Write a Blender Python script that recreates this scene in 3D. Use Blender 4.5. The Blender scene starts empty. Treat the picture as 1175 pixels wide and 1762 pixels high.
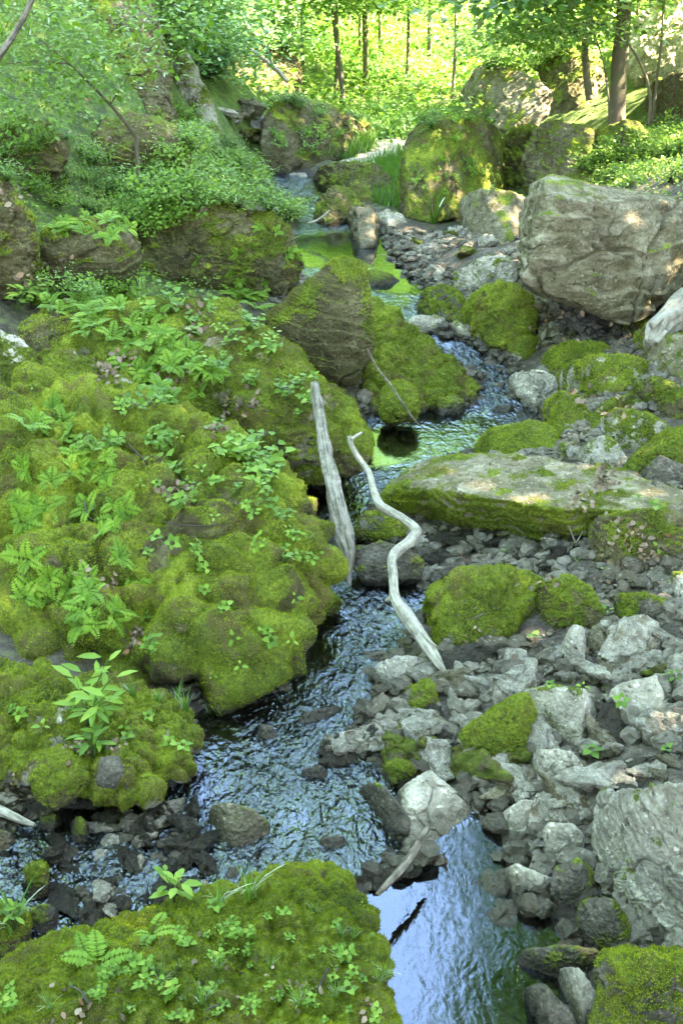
import bpy, bmesh, math, random
import numpy as np
from mathutils import Vector, Matrix
from mathutils.bvhtree import BVHTree
random.seed(7); RNG = np.random.default_rng(11)
scene = bpy.context.scene; COL = scene.collection
# ---------------------------------------------------------------- camera, sky, sun, exposure
CAMZ, PITCH, FPX = 3.0, math.radians(25.2), 1979.0      # metres, down tilt, focal length in photo pixels
cam_data = bpy.data.cameras.new('camera'); cam = bpy.data.objects.new('camera', cam_data); COL.objects.link(cam)
cam.location = (0, 0, CAMZ); cam.rotation_euler = (math.pi/2-PITCH, 0, 0)
cam_data.sensor_fit = 'VERTICAL'; cam_data.angle_y = 2*math.atan(881/FPX)
cam_data.clip_start = .05; cam_data.clip_end = 600
scene.camera = cam
SUN_EL, SUN_AZ = math.radians(50), math.radians(103)     # azimuth from +Y towards +X
world = bpy.data.worlds.new('World'); scene.world = world; world.use_nodes = True
wn = world.node_tree.nodes; wl = world.node_tree.links
sky = wn.new('ShaderNodeTexSky'); sky.sky_type = 'NISHITA'; sky.sun_disc = False
sky.sun_elevation = SUN_EL; sky.sun_rotation = SUN_AZ; sky.air_density = 1.0; sky.dust_density = .3; sky.ozone_density = 2.2
wn['Background'].inputs['Strength'].default_value = 0.15
wl.new(sky.outputs[0], wn['Background'].inputs[0])
sd_ = bpy.data.lights.new('sun', 'SUN'); sun = bpy.data.objects.new('sun', sd_); COL.objects.link(sun)
sd_.energy = 5.0; sd_.angle = math.radians(.5); sd_.color = (1, .95, .84)
SV = Vector((math.cos(SUN_EL)*math.sin(SUN_AZ), math.cos(SUN_EL)*math.cos(SUN_AZ), math.sin(SUN_EL)))
sun.rotation_euler = SV.to_track_quat('Z', 'Y').to_euler()
scene.view_settings.view_transform = 'Standard'; scene.view_settings.look = 'None'
scene.view_settings.exposure = EXPO = 4.75
scene.view_settings.use_white_balance = True; scene.view_settings.white_balance_temperature = 8100; scene.view_settings.white_balance_tint = 13; scene.view_settings.gamma = 1
scene.cycles.max_bounces = 8; scene.cycles.transparent_max_bounces = 12; scene.cycles.diffuse_bounces = 4
scene.cycles.use_denoising = True; scene.cycles.sample_clamp_indirect = 6; scene.cycles.caustics_reflective = False
# ---------------------------------------------------------------- where a photo pixel's ray meets a depth or a height
def ray(px, py):
    dx, dy = (px-587.5)/FPX, (881-py)/FPX
    return np.array([dx, math.cos(PITCH)+dy*math.sin(PITCH), -math.sin(PITCH)+dy*math.cos(PITCH)])
def at(px, py, Y):
    d = ray(px, py); return np.array([0, 0, CAMZ])+d*(Y/d[1])
def atz(px, py, z):
    d = ray(px, py); return np.array([0, 0, CAMZ])+d*((z-CAMZ)/d[2])
def sstep(a, b, x):
    t = np.clip((x-a)/(b-a), 0, 1); return t*t*(3-2*t)
def wz(y):                                              # height of the stream along the valley
    y = np.asarray(y, float)
    return .24*sstep(8.0, 10.2, y)+.06*sstep(10.2, 13, y)+.30*sstep(13.6, 18, y)+.5*sstep(18, 26, y)
def atw(px, py):
    z = 0.
    for _ in range(30):
        p = atz(px, py, z); z = .5*z+.5*float(wz(p[1]))
    return atz(px, py, z)
# ---------------------------------------------------------------- noise
def _h(ix, iy, iz, s):
    h = (ix*374761393+iy*668265263+iz*2147483647+s*974634777) & 0xffffffff
    h = ((h ^ (h >> 13))*1274126177) & 0xffffffff
    h = ((h ^ (h >> 16))*2246822519) & 0xffffffff
    return h ^ (h >> 15)
GR = np.array([[1,1,0],[-1,1,0],[1,-1,0],[-1,-1,0],[1,0,1],[-1,0,1],[1,0,-1],[-1,0,-1],[0,1,1],[0,-1,1],[0,1,-1],[0,-1,-1],[1,1,0],[-1,1,0],[0,-1,1],[0,-1,-1]], float)
def noise(p, s=0):
    i = np.floor(p).astype(np.int64); f = p-i; u = f*f*f*(f*(f*6-15)+10); r = 0
    for dx in (0, 1):
        for dy in (0, 1):
            for dz in (0, 1):
                g = GR[_h(i[:,0]+dx, i[:,1]+dy, i[:,2]+dz, s) & 15]
                v = g[:,0]*(f[:,0]-dx)+g[:,1]*(f[:,1]-dy)+g[:,2]*(f[:,2]-dz)
                r = r+v*(u[:,0] if dx else 1-u[:,0])*(u[:,1] if dy else 1-u[:,1])*(u[:,2] if dz else 1-u[:,2])
    return r
def fbm(p, s=0, o=4, g=.5, ridge=False):
    a, t, r = 1., 0., 0.
    for k in range(o):
        n = noise(p*(2.03**k)+k*7.3, s+k*17)
        if ridge: n = 1-2*np.abs(n)*1.4-.3
        r = r+a*n; t += a; a *= g
    return r/t
def worley(p, s=0):
    i = np.floor(p).astype(np.int64); d1 = np.full(len(p), 9.); d2 = d1.copy()
    for dx in (-1, 0, 1):
        for dy in (-1, 0, 1):
            for dz in (-1, 0, 1):
                c = i+np.array([dx, dy, dz])
                o = np.stack([(_h(c[:,0], c[:,1], c[:,2], s+q) & 0xffff)/65535. for q in (0, 5, 11)], 1)
                d = np.linalg.norm(c+o-p, axis=1)
                d2 = np.where(d < d1, d1, np.minimum(d2, d)); d1 = np.minimum(d1, d)
    return d1, d2
def facet(p, s=0):
    """broken-rock relief: every cell of the noise is a little tilted plane"""
    i = np.floor(p).astype(np.int64); d1 = np.full(len(p), 9.); v = np.zeros(len(p))
    for dx in (-1, 0, 1):
        for dy in (-1, 0, 1):
            for dz in (-1, 0, 1):
                c = i+np.array([dx, dy, dz]); h = [_h(c[:,0], c[:,1], c[:,2], s+q) for q in (0, 5, 11)]
                e = p-(c+np.stack([(x & 0xffff)/65535. for x in h], 1)); d = np.linalg.norm(e, axis=1); g = GR[(h[0] >> 8) & 15]; t = (e*g).sum(1)*.7+((h[1] >> 9) & 255)/255.*.5-.25
                k = d < d1; v = np.where(k, t, v); d1 = np.where(k, d, d1)
    return v
# ---------------------------------------------------------------- mesh and object helpers
def mesh(name, V, F, mat=None, attrs=None, smooth=True):
    V = np.asarray(V, np.float32); F = np.asarray(F, np.int32); k = F.shape[1]
    m = bpy.data.meshes.new(name)
    m.vertices.add(len(V)); m.vertices.foreach_set('co', V.ravel())
    m.loops.add(F.size); m.loops.foreach_set('vertex_index', F.ravel())
    m.polygons.add(len(F)); m.polygons.foreach_set('loop_start', np.arange(0, F.size, k, dtype=np.int32))
    if not smooth: m.polygons.foreach_set('use_smooth', np.zeros(len(F), bool))
    for n, a in (attrs or {}).items():
        at_ = m.attributes.new(n, 'FLOAT', 'POINT'); at_.data.foreach_set('value', np.asarray(a, np.float32))
    m.update(calc_edges=True)
    if mat: m.materials.append(mat)
    return m
def obj(name, m, parent=None, loc=(0,0,0)):
    o = bpy.data.objects.new(name, m); COL.objects.link(o); o.location = loc
    if parent: o.parent = parent
    return o
def tag(o, label=None, cat=None, group=None, kind=None):
    if label: o['label'] = label
    if cat: o['category'] = cat
    if group: o['group'] = group
    if kind: o['kind'] = kind
    return o
def dup(o, parent=None):
    c = o.copy(); COL.objects.link(c)
    if parent: c.parent = parent
    for ch in KIDS.get(o.name, ()): dup(ch, c)
    return c
KIDS = {}
def kid(parent, child): KIDS.setdefault(parent.name, []).append(child)
def vnormals(V, F):
    n = np.cross(V[F[:,1]]-V[F[:,0]], V[F[:,2]]-V[F[:,0]]); N = np.zeros_like(V)
    for k in range(3): 
        for c in range(3): N[:,c] += np.bincount(F[:,k], n[:,c], len(V))
    return N/(np.linalg.norm(N, axis=1, keepdims=True)+1e-12)
_ico = {}
def ico(n):
    if n not in _ico:
        b = bmesh.new(); bmesh.ops.create_icosphere(b, subdivisions=n, radius=1)
        V = np.array([v.co[:] for v in b.verts]); F = np.array([[v.index for v in f.verts] for f in b.faces], np.int32)
        b.free(); _ico[n] = (V/np.linalg.norm(V, axis=1, keepdims=True), F)
    return _ico[n]
def hull_planes(pts, c):
    b = bmesh.new()
    for p in pts: b.verts.new(p)
    bmesh.ops.convex_hull(b, input=b.verts[:]); b.normal_update()
    out = {}
    for f in b.faces:
        n = np.array(f.normal[:]); 
        if f.calc_area() < 1e-7: continue
        d = float(n @ (np.array(f.verts[0].co[:])-c))
        if d < 0: n, d = -n, -d
        out[tuple(np.round(n, 1))] = (n, max(d, .01))
    b.free()
    return np.array([v[0] for v in out.values()]), np.array([v[1] for v in out.values()])
GRAIN = []
def tube(path, rad, seg=10, rough=0., seed=0, sub=4):
    """a limb along a path: Catmull-Rom through the points, ring radius tapering"""
    P = np.array(path, float); R = np.array(rad, float); Q, q = [], []
    for i in range(len(P)-1):
        p0, p1, p2, p3 = P[max(i-1,0)], P[i], P[i+1], P[min(i+2,len(P)-1)]
        for k in range(sub):
            t = k/sub; Q.append(.5*((2*p1)+(-p0+p2)*t+(2*p0-5*p1+4*p2-p3)*t*t+(-p0+3*p1-3*p2+p3)*t**3)); q.append(R[i]*(1-t)+R[i+1]*t)
    Q.append(P[-1]); q.append(R[-1]); Q = np.array(Q); q = np.array(q)
    T = np.gradient(Q, axis=0); T /= np.linalg.norm(T, axis=1, keepdims=True)+1e-9
    ref = np.array([.31, .2, .93]) if abs(T[0][2]) < .9 else np.array([1., .1, 0])
    V = []
    a = np.linspace(0, 2*math.pi, seg, endpoint=False)
    for i in range(len(Q)):
        u = np.cross(T[i], ref); u /= np.linalg.norm(u)+1e-9; w = np.cross(T[i], u)
        V.append(Q[i]+q[i]*(np.cos(a)[:,None]*u+np.sin(a)[:,None]*w))
    V = np.concatenate(V); n = len(Q)
    F = [[i*seg+j, i*seg+(j+1)%seg, (i+1)*seg+(j+1)%seg, (i+1)*seg+j] for i in range(n-1) for j in range(seg)]
    V = np.vstack([V, Q[0], Q[-1]]); e = len(V)
    F += [[e-2, (j+1)%seg, j, j] for j in range(0)]
    F = np.array(F)
    T3 = np.vstack([F[:,[0,1,2]], F[:,[0,2,3]], np.array([[e-2,(j+1)%seg,j] for j in range(seg)]), np.array([[e-1,(n-1)*seg+j,(n-1)*seg+(j+1)%seg] for j in range(seg)])])
    GRAIN.append(np.full(len(V), .5))
    if rough:
        N = vnormals(V, T3); arc = np.r_[0, np.cumsum(np.linalg.norm(np.diff(Q, axis=0), axis=1))]/max(q.mean(), .01)
        u = np.stack([np.tile(np.cos(a), n)*1.6, np.tile(np.sin(a), n)*1.6, np.repeat(arc, seg)*.16], 1); u = np.vstack([u, u[0], u[-1]])
        u2 = u*np.array([2.2, 2.2, 1.3])
        V = V+N*(rough*np.r_[np.repeat(q/q.max(), seg), .3, .3]*(fbm(u, seed, 3)*1.1+fbm(u2, seed+7, 3)*.7))[:,None]
        GRAIN[-1] = np.clip(.5+.9*fbm(u*np.array([4.5, 4.5, .8]), seed+2, 3, .6), 0, 1)
    return V, T3
def join(parts):
    V, F, o = [], [], 0
    for v, f in parts: V.append(v); F.append(f+o); o += len(v)
    return np.concatenate(V), np.concatenate(F)
def unit(v): return v/(np.linalg.norm(v, axis=-1, keepdims=True)+1e-9)
LEAF = (np.array([[0,0,0],[.27,.3,.06],[.24,.66,.03],[0,1,-.10],[-.24,.66,.03],[-.27,.3,.06],[0,.32,0],[0,.68,-.03]]),
        np.array([[0,1,6],[0,6,5],[1,2,7],[1,7,6],[6,7,4],[6,4,5],[2,3,7],[7,3,4]]))
HEART = (np.array([[0,.08,0],[.38,-.02,.05],[.36,.5,.04],[0,1,-.08],[-.36,.5,.04],[-.38,-.02,.05],[0,.3,0],[0,.65,-.02]]), LEAF[1])
DIAM = (np.array([[0,0,0],[.3,.42,.04],[0,1,-.05],[-.3,.42,.04]]), np.array([[0,1,2],[0,2,3]]))
BLADE = (np.array([[-.5,0,0],[.5,0,0],[0,1,0]]), np.array([[0,1,2]]))
def leafset(P, D, Nn, S, tmpl=DIAM, width=1.):
    """one leaf per point: D points from stalk to tip, Nn is the leaf's upper side"""
    P, D, Nn = map(np.asarray, (P, D, Nn)); D = unit(D); X = unit(np.cross(D, Nn)); Z = np.cross(X, D); T, F = tmpl
    S = np.asarray(S)[:,None,None]
    V = P[:,None,:]+S*(T[None,:,0:1]*width*X[:,None,:]+T[None,:,1:2]*D[:,None,:]+T[None,:,2:3]*Z[:,None,:])
    k = len(T); Fo = F[None]+(np.arange(len(P))*k)[:,None,None]
    v = np.repeat(RNG.random(len(P)), k)
    return V.reshape(-1, 3), Fo.reshape(-1, 3), v
def rdir(n, flat=0.):
    v = RNG.normal(size=(n, 3)); v[:,2] *= 1-flat; return unit(v)
# ---------------------------------------------------------------- materials
class G:
    def __init__(s, name):
        s.m = bpy.data.materials.new(name); s.m.use_nodes = True; s.t = s.m.node_tree; s.n = s.t.nodes; s.l = s.t.links
        s.n.clear(); s.out = s.n.new('ShaderNodeOutputMaterial')
    def put(s, k, v):
        if hasattr(v, 'links') or isinstance(v, bpy.types.NodeSocket): s.l.new(v, k)
        else: k.default_value = v
    def a(s, ty, ins=None, **props):
        n = s.n.new('ShaderNode'+ty)
        for k, v in props.items(): setattr(n, k, v)
        for k, v in (ins or {}).items(): s.put(n.inputs[k], v)
        return n
    def noise(s, co, sc, det=4, rough=.55, dist=0): return s.a('TexNoise', {'Vector': co, 'Scale': sc, 'Detail': det, 'Roughness': rough, 'Distortion': dist}).outputs['Fac']
    def ramp(s, f, stops):
        n = s.a('ValToRGB', {'Fac': f}); e = n.color_ramp.elements
        while len(e) < len(stops): e.new(.5)
        for i, (p, c) in enumerate(stops): e[i].position = p; e[i].color = (*c, 1) if not isinstance(c, (int, float)) else (c, c, c, 1)
        return n.outputs['Color']
    def mix(s, f, a, b, ty='MIX'):
        n = s.a('Mix', data_type='RGBA', blend_type=ty); s.put(n.inputs[0], f); s.put(n.inputs[6], a if not isinstance(a, tuple) or len(a) == 4 else (*a, 1)); s.put(n.inputs[7], b if not isinstance(b, tuple) or len(b) == 4 else (*b, 1))
        return n.outputs[2]
    def math(s, op, a, b=0., c=None):
        n = s.a('Math', operation=op); s.put(n.inputs[0], a); s.put(n.inputs[1], b)
        if c is not None: s.put(n.inputs[2], c)
        return n.outputs[0]
    def mr(s, v, a, b, c=0., d=1.):
        return s.a('MapRange', {'Value': v, 'From Min': a, 'From Max': b, 'To Min': c, 'To Max': d}).outputs[0]
    def attr(s, n): return s.a('Attribute', attribute_name=n).outputs['Fac']
    def bump(s, h, st, dist, nrm=None):
        i = {'Height': h, 'Strength': st, 'Distance': dist}
        if nrm: i['Normal'] = nrm
        return s.a('Bump', i).outputs[0]
    def surf(s, x): s.l.new(x, s.out.inputs['Surface']); return s.m
def rock_mat(name, dark, mid, light, stain, mossc=None, layer=None):
    g = G(name); co = g.a('TexCoord').outputs['Object']; rnd = g.a('ObjectInfo').outputs['Random']
    if layer:
        co2 = g.a('Mapping', {'Vector': co, 'Scale': layer}).outputs[0]
    else: co2 = co
    n1 = g.noise(co, 1.7, 6, .6, .3); n2 = g.noise(co2, 9, 8, .62, .4); n3 = g.noise(co, 55, 6, .7)
    f = g.math('ADD', g.math('MULTIPLY', n1, .45), g.math('ADD', g.math('MULTIPLY', n2, .4), g.math('MULTIPLY', n3, .22)))
    c = g.ramp(f, [(.38, dark), (.52, mid), (.66, light)])
    c = g.mix(g.mr(g.noise(co, 3.1, 5), .5, .68), c, stain)
    c = g.mix(g.mr(g.noise(co, 23, 3), .6, .7, 0, .75), c, tuple(x*.45 for x in dark))
    lich = g.mr(g.noise(co, 34, 4, .6), .61, .66, 0, .55); c = g.mix(lich, c, tuple(min(1, x*1.35) for x in light))
    c = g.mix(1, c, g.a('CombineColor', {0: g.mr(rnd, 0, 1, .82, 1.12), 1: g.mr(rnd, 0, 1, .82, 1.1), 2: g.mr(rnd, 0, 1, .82, 1.06)}).outputs[0], 'MULTIPLY')
    wv = g.mix(.22, co, g.a('TexNoise', {'Vector': co, 'Scale': 3., 'Detail': 4.}).outputs['Color'])
    ed = g.a('TexVoronoi', {'Vector': wv, 'Scale': 1.7}, feature='DISTANCE_TO_EDGE').outputs['Distance']; ed2 = g.a('TexVoronoi', {'Vector': wv, 'Scale': 8.}, feature='DISTANCE_TO_EDGE').outputs['Distance']
    ck = g.math('MULTIPLY', g.mr(ed, .002, .02, 1, 0), g.mr(g.noise(co, 2.3, 2), .5, .62)); ck2 = g.math('MULTIPLY', g.mr(ed2, .004, .04, 1, 0), g.mr(g.noise(co, 4.3, 2), .5, .62))
    ck = g.math('MAXIMUM', ck, g.math('MULTIPLY', ck2, .3)); c = g.mix(g.math('MULTIPLY', ck, .8), c, tuple(x*.3 for x in dark))
    mo = g.attr('moss'); wet = g.attr('wet')
    mc = g.ramp(g.math('ADD', g.math('MULTIPLY', g.noise(co, 3.4, 4), .5), g.math('MULTIPLY', g.noise(co, 60, 4, .7), .5)),
                mossc or [(.36, (.025, .038, .004)), (.5, (.11, .145, .013)), (.62, (.26, .31, .03))])
    mc = g.mix(g.mr(g.noise(co, 4.2, 6, .65), .51, .62, 0, .85), mc, (.105, .078, .026))
    mf = g.mr(g.math('ADD', mo, g.math('MULTIPLY', g.math('SUBTRACT', n3, .5), 1.1)), .35, .6)
    c = g.mix(mf, c, mc)
    wf = g.math('MULTIPLY', wet, g.mr(n2, .3, .6, .6, 1)); c = g.mix(wf, c, g.mix(1, c, (.30, .28, .24), 'MULTIPLY'))
    rough = g.math('SUBTRACT', .92, g.math('MULTIPLY', wf, .68))
    pit = g.a('TexVoronoi', {'Vector': co, 'Scale': 26.}).outputs['Distance']
    h = g.math('ADD', g.math('MULTIPLY', n2, 1.), g.math('MULTIPLY', n3, .30)); h = g.math('ADD', h, g.math('MULTIPLY', g.mr(pit, 0, .3), .25)); h = g.math('SUBTRACT', h, g.math('MULTIPLY', ck, .45))
    b = g.bump(h, .85, .035); b = g.bump(g.noise(co, 170, 4, .7), g.mr(mf, 0, 1, .35, .9), .008, b)
    p = g.a('BsdfPrincipled', {'Base Color': c, 'Roughness': rough, 'Normal': b, 'Specular IOR Level': .35})
    return g.surf(p.outputs[0])
GREY = rock_mat('limestone_grey', (.10,.088,.070), (.34,.308,.255), (.70,.65,.56), (.21,.175,.12))
TAN = rock_mat('limestone_tan', (.055,.045,.026), (.185,.155,.10), (.40,.355,.26), (.11,.09,.042), layer=(1,1,2.6))
BROWN = rock_mat('mossy_brown_stone', (.035,.030,.014), (.10,.082,.035), (.24,.21,.125), (.075,.068,.02), layer=(1,1,2.))
DARK = rock_mat('dark_wet_stone', (.028,.024,.019), (.09,.078,.062), (.23,.205,.17), (.06,.052,.035))
MATS = {'g': GREY, 't': TAN, 'b': BROWN, 'd': DARK}
def leaf_mat(name, stops, transl=.45, rough=.5, gl=.05):
    g = G(name); r = g.a('ObjectInfo').outputs['Random']; v = g.attr('v')
    f = g.math('ADD', g.math('MULTIPLY', v, .55), g.math('MULTIPLY', r, .45)); c = g.ramp(f, stops)
    d = g.a('BsdfDiffuse', {'Color': c}); t = g.a('BsdfTranslucent', {'Color': g.mix(1, c, (1.25, 1.2, .55), 'MULTIPLY')})
    m = g.a('MixShader', {0: transl, 1: d.outputs[0], 2: t.outputs[0]})
    gl_ = g.a('BsdfGlossy', {'Color': (1,1,1,1), 'Roughness': rough}); fr = g.a('Fresnel', {'IOR': 1.4}).outputs[0]
    return g.surf(g.a('MixShader', {0: g.math('MULTIPLY', fr, gl*10), 1: m.outputs[0], 2: gl_.outputs[0]}).outputs[0])
LEAFM = leaf_mat('spring_leaf', [(.0, (.065,.15,.02)), (.5, (.14,.28,.032)), (.85, (.26,.42,.06)), (1., (.36,.42,.07))])
FERNM = leaf_mat('fern_leaf', [(.0, (.07,.17,.02)), (.5, (.15,.30,.03)), (.85, (.26,.43,.05)), (1., (.36,.40,.07))])
TREEM = leaf_mat('tree_leaf', [(.0, (.07,.17,.02)), (.5, (.13,.29,.045)), (1., (.25,.45,.08))], .6)
BLUEM = leaf_mat('cool_green_leaf', [(.0, (.06,.18,.06)), (.5, (.11,.28,.09)), (1., (.19,.40,.13))])  # bluish green leaf colour for far shrubs
MOSSM = leaf_mat('moss_tuft', [(.0, (.045,.065,.006)), (.4, (.17,.21,.018)), (.75, (.34,.40,.04)), (1., (.40,.36,.08))], .35, .8, 0)
GRASSM = leaf_mat('grass_blade', [(.0, (.05,.15,.02)), (1., (.16,.34,.05))])
def wood_mat(name, a, b, c, s=30, moss=0):
    g = G(name); co = g.a('TexCoord').outputs['Object']; m = g.a('Mapping', {'Vector': co, 'Scale': (s, s, s*.8)}).outputs[0]
    n = g.math('ADD', g.math('MULTIPLY', g.noise(m, 1, 7, .65, .6), .6), g.math('MULTIPLY', g.attr('grain'), .4)); col = g.ramp(n, [(.35, a), (.5, b), (.65, c)])
    if moss: col = g.mix(g.mr(g.noise(co, 3, 4), .45, .6, 0, moss), col, (.10,.13,.02))
    return g.surf(g.a('BsdfPrincipled', {'Base Color': col, 'Roughness': .85, 'Normal': g.bump(n, .9, .012)}).outputs[0])
BARK = wood_mat('tree_bark', (.13,.105,.075), (.33,.285,.21), (.52,.47,.38), 14, .25)
DRIFT = wood_mat('bleached_wood', (.15,.13,.10), (.30,.265,.215), (.43,.39,.33), 22)
PLANK = wood_mat('weathered_grey_wood', (.07,.058,.045), (.20,.175,.14), (.33,.30,.25), 24)
STICK = wood_mat('dark_twig', (.04,.03,.022), (.12,.095,.07), (.24,.20,.16), 30)
STEM = wood_mat('green_stem', (.05,.10,.02), (.09,.16,.03), (.15,.22,.05), 40)
def litter_mat():
    g = G('dead_leaf'); v = g.attr('v')
    c = g.ramp(v, [(0, (.10,.065,.04)), (.5, (.20,.135,.085)), (.8, (.30,.225,.16)), (1, (.28,.13,.06))])
    return g.surf(g.a('BsdfPrincipled', {'Base Color': c, 'Roughness': .7}).outputs[0])
LITTER = litter_mat()
def ground_mat():
    g = G('soil_and_humus'); co = g.a('TexCoord').outputs['Object']; wet = g.attr('wet'); gr = g.attr('green')
    n1 = g.noise(co, 1.3, 6); n2 = g.noise(co, 14, 8, .65); n3 = g.noise(co, 80, 5, .7)
    c = g.ramp(g.math('ADD', g.math('MULTIPLY', n2, .6), g.math('MULTIPLY', n3, .4)), [(.36, (.028,.021,.015)), (.5, (.085,.068,.052)), (.64, (.20,.17,.14))])
    gc = g.ramp(g.noise(co, 7, 6, .7), [(.35, (.025,.05,.008)), (.5, (.07,.12,.018)), (.65, (.13,.19,.03))])
    c = g.mix(g.mr(g.math('ADD', gr, g.math('SUBTRACT', n2, .5)), .4, .65), c, gc)
    c = g.mix(wet, c, g.mix(1, c, (.34,.31,.27), 'MULTIPLY'))
    r = g.math('SUBTRACT', .95, g.math('MULTIPLY', wet, .5))
    b = g.bump(g.math('ADD', n2, g.math('MULTIPLY', n3, .5)), .9, .03)
    return g.surf(g.a('BsdfPrincipled', {'Base Color': c, 'Roughness': r, 'Normal': b}).outputs[0])
GROUND = ground_mat()
def path_mat():
    g = G('trodden_earth'); co = g.a('TexCoord').outputs['Object']; n = g.noise(co, 9, 6)
    return g.surf(g.a('BsdfPrincipled', {'Base Color': g.ramp(n, [(.35, (.27,.22,.17)), (.65, (.45,.39,.32))]), 'Roughness': .95, 'Normal': g.bump(n, .6, .03)}).outputs[0])
def water_mat():
    g = G('stream_water'); co = g.a('TexCoord').outputs['Object']; calm = g.attr('calm')
    m = g.a('Mapping', {'Vector': co, 'Scale': (1.35, .8, 1)}).outputs[0]
    n = g.math('ADD', g.noise(m, 11, 3, .5, .8), g.math('MULTIPLY', g.noise(m, 34, 3, .5, .5), .35))
    st = g.mr(calm, 0, 1, .95, .035)
    b = g.bump(n, st, .045)
    fr = g.a('Fresnel', {'IOR': 1.75, 'Normal': b}).outputs[0]
    fr = g.mr(fr, 0, 1, .0, 1.)
    gl = g.a('BsdfGlossy', {'Color': (.74,.88,1,1), 'Roughness': .015, 'Normal': b})  # gloss tinted blue: sky colour put into the reflections
    tr = g.a('BsdfTransparent', {'Color': (.50,.48,.39,1)})
    return g.surf(g.a('MixShader', {0: g.math('MINIMUM', g.math('MULTIPLY', fr, WREF), 1.), 1: tr.outputs[0], 2: gl.outputs[0]}).outputs[0])
WREF = 1.35
WATER = water_mat()
# ---------------------------------------------------------------- the stream's plan and the terrain
STREAM = [(-60,1700),(-60,1480),(60,1400),(200,1385),(330,1345),(320,1230),(480,1190),(520,1080),(540,1000),(500,900),(505,790),(640,715),(800,690),(840,655),(740,600),(670,560),(620,530),(520,470),(505,420),(515,370),(470,310),(470,285),
 (520,295),(560,310),(575,370),(650,385),(672,430),(700,470),(740,500),(715,530),(750,570),(800,590),(870,630),(880,670),(945,720),(900,740),(860,765),(715,820),(650,880),(620,925),(745,965),(738,1060),(700,1130),(640,1140),(650,1190),(610,1240),(570,1290),
 (690,1310),(800,1390),(850,1385),(870,1480),(885,1570),(1000,1590),(1060,1680),(1000,1800),(960,1900),(600,1900),(560,1640),(300,1640),(150,1700)]
SP = np.array([atw(*p)[:2] for p in STREAM])
def sdist(X, Y, poly=None):
    P = SP if poly is None else poly; d = np.full(X.shape, 1e9); ins = np.zeros(X.shape, bool)
    for i in range(len(P)):
        a, b = P[i], P[(i+1) % len(P)]; e = b-a
        t = np.clip(((X-a[0])*e[0]+(Y-a[1])*e[1])/(e@e+1e-9), 0, 1)
        d = np.minimum(d, np.hypot(X-a[0]-t*e[0], Y-a[1]-t*e[1]))
        c = ((a[1] > Y) != (b[1] > Y)) & (X < (b[0]-a[0])*(Y-a[1])/(b[1]-a[1]+1e-12)+a[0]); ins ^= c
    return np.where(ins, -d, d)
CTL = [atz(x, y, z) for x, y, z in [(1100,1300,.18),(900,1100,.10),(1100,1060,.22),(800,960,.05),(1000,760,.30),(1120,720,.42),(900,600,.32),(1000,580,.30),(1160,580,.50),(1080,560,.38),(740,430,.42),(840,440,.55),
  (1170,1500,.2),(1000,1500,.05),(1000,1350,.14),(850,1250,.07),(1170,1100,.28),(1170,900,.40),(700,1200,.05),(0,1200,.2),(150,1330,.04),(0,1500,.02),(0,1400,.05),(560,400,.33)]]
CTL += [at(x, y, Y) for x, y, Y in [(0,520,7.9),(100,500,8.5),(250,490,9.3),(400,520,9.3),(0,300,9.6),(100,350,9.9),(220,260,11.5),(50,150,11.3),(150,20,12.8),(300,150,14.5),(350,270,14),(400,330,13),(430,290,15.5),(320,40,19),(450,170,20),(420,20,27),
  (580,330,14.8),(640,290,16.5),(665,262,18),(600,190,22),(700,130,28),(560,40,38),(760,330,15),(900,340,15),(1000,300,14.5),(1150,280,13),(1060,215,15.5),(1175,150,15.5),(1100,60,20),(1000,110,19),(830,160,21),(900,20,30),(1175,330,10.5),(760,20,38)]]
CTL += [np.array(p, float) for p in [(0,0,-.1),(-3,0,.8),(3,0,.5),(-3.5,4,1.0),(3.5,4,.7),(-6,3,3),(6,4,2.6),(-6,9,4),(6.5,9,3.4),(-9,-2,4),(9,-2,4),(0,-6,-.2),(-10,14,8),(10,14,7),(-14,22,11),(14,22,9),(0,50,8),(-20,50,17),(20,50,14),(-16,6,9),(18,6,8),(0,-25,0),(-25,-20,10),(25,-20,10)]]
CTL = np.array(CTL)
def _phi(r): return r*r*np.log(r+1e-9)
_n = len(CTL); _A = np.zeros((_n+3, _n+3)); _r = np.hypot(CTL[:,None,0]-CTL[None,:,0], CTL[:,None,1]-CTL[None,:,1])
_A[:_n,:_n] = _phi(_r)+np.eye(_n)*.15; _A[:_n,_n:] = np.c_[np.ones(_n), CTL[:,:2]]; _A[_n:,:_n] = _A[:_n,_n:].T
_w = np.linalg.solve(_A, np.r_[CTL[:,2], 0, 0, 0])
def tps(X, Y):
    s = X.shape; x, y = X.ravel(), Y.ravel(); o = np.empty(len(x))
    for i in range(0, len(x), 40000):
        a, b = x[i:i+40000], y[i:i+40000]
        o[i:i+40000] = _phi(np.hypot(a[:,None]-CTL[None,:,0], b[:,None]-CTL[None,:,1]))@_w[:_n]+_w[_n]+_w[_n+1]*a+_w[_n+2]*b
    return o.reshape(s)
BARS = [(*atw(x, y)[:2], r, h) for x, y, r, h in ((650,1505,.08,.02),(692,1490,.08,.03),(610,1530,.08,.02),(735,1478,.06,.02),(250,1418,.14,.02),(310,1450,.12,.012),(180,1540,.12,.008),(110,1470,.10,.01),(300,1540,.10,.004),(590,1290,.12,.02),(400,1490,.07,.004))]
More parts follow.
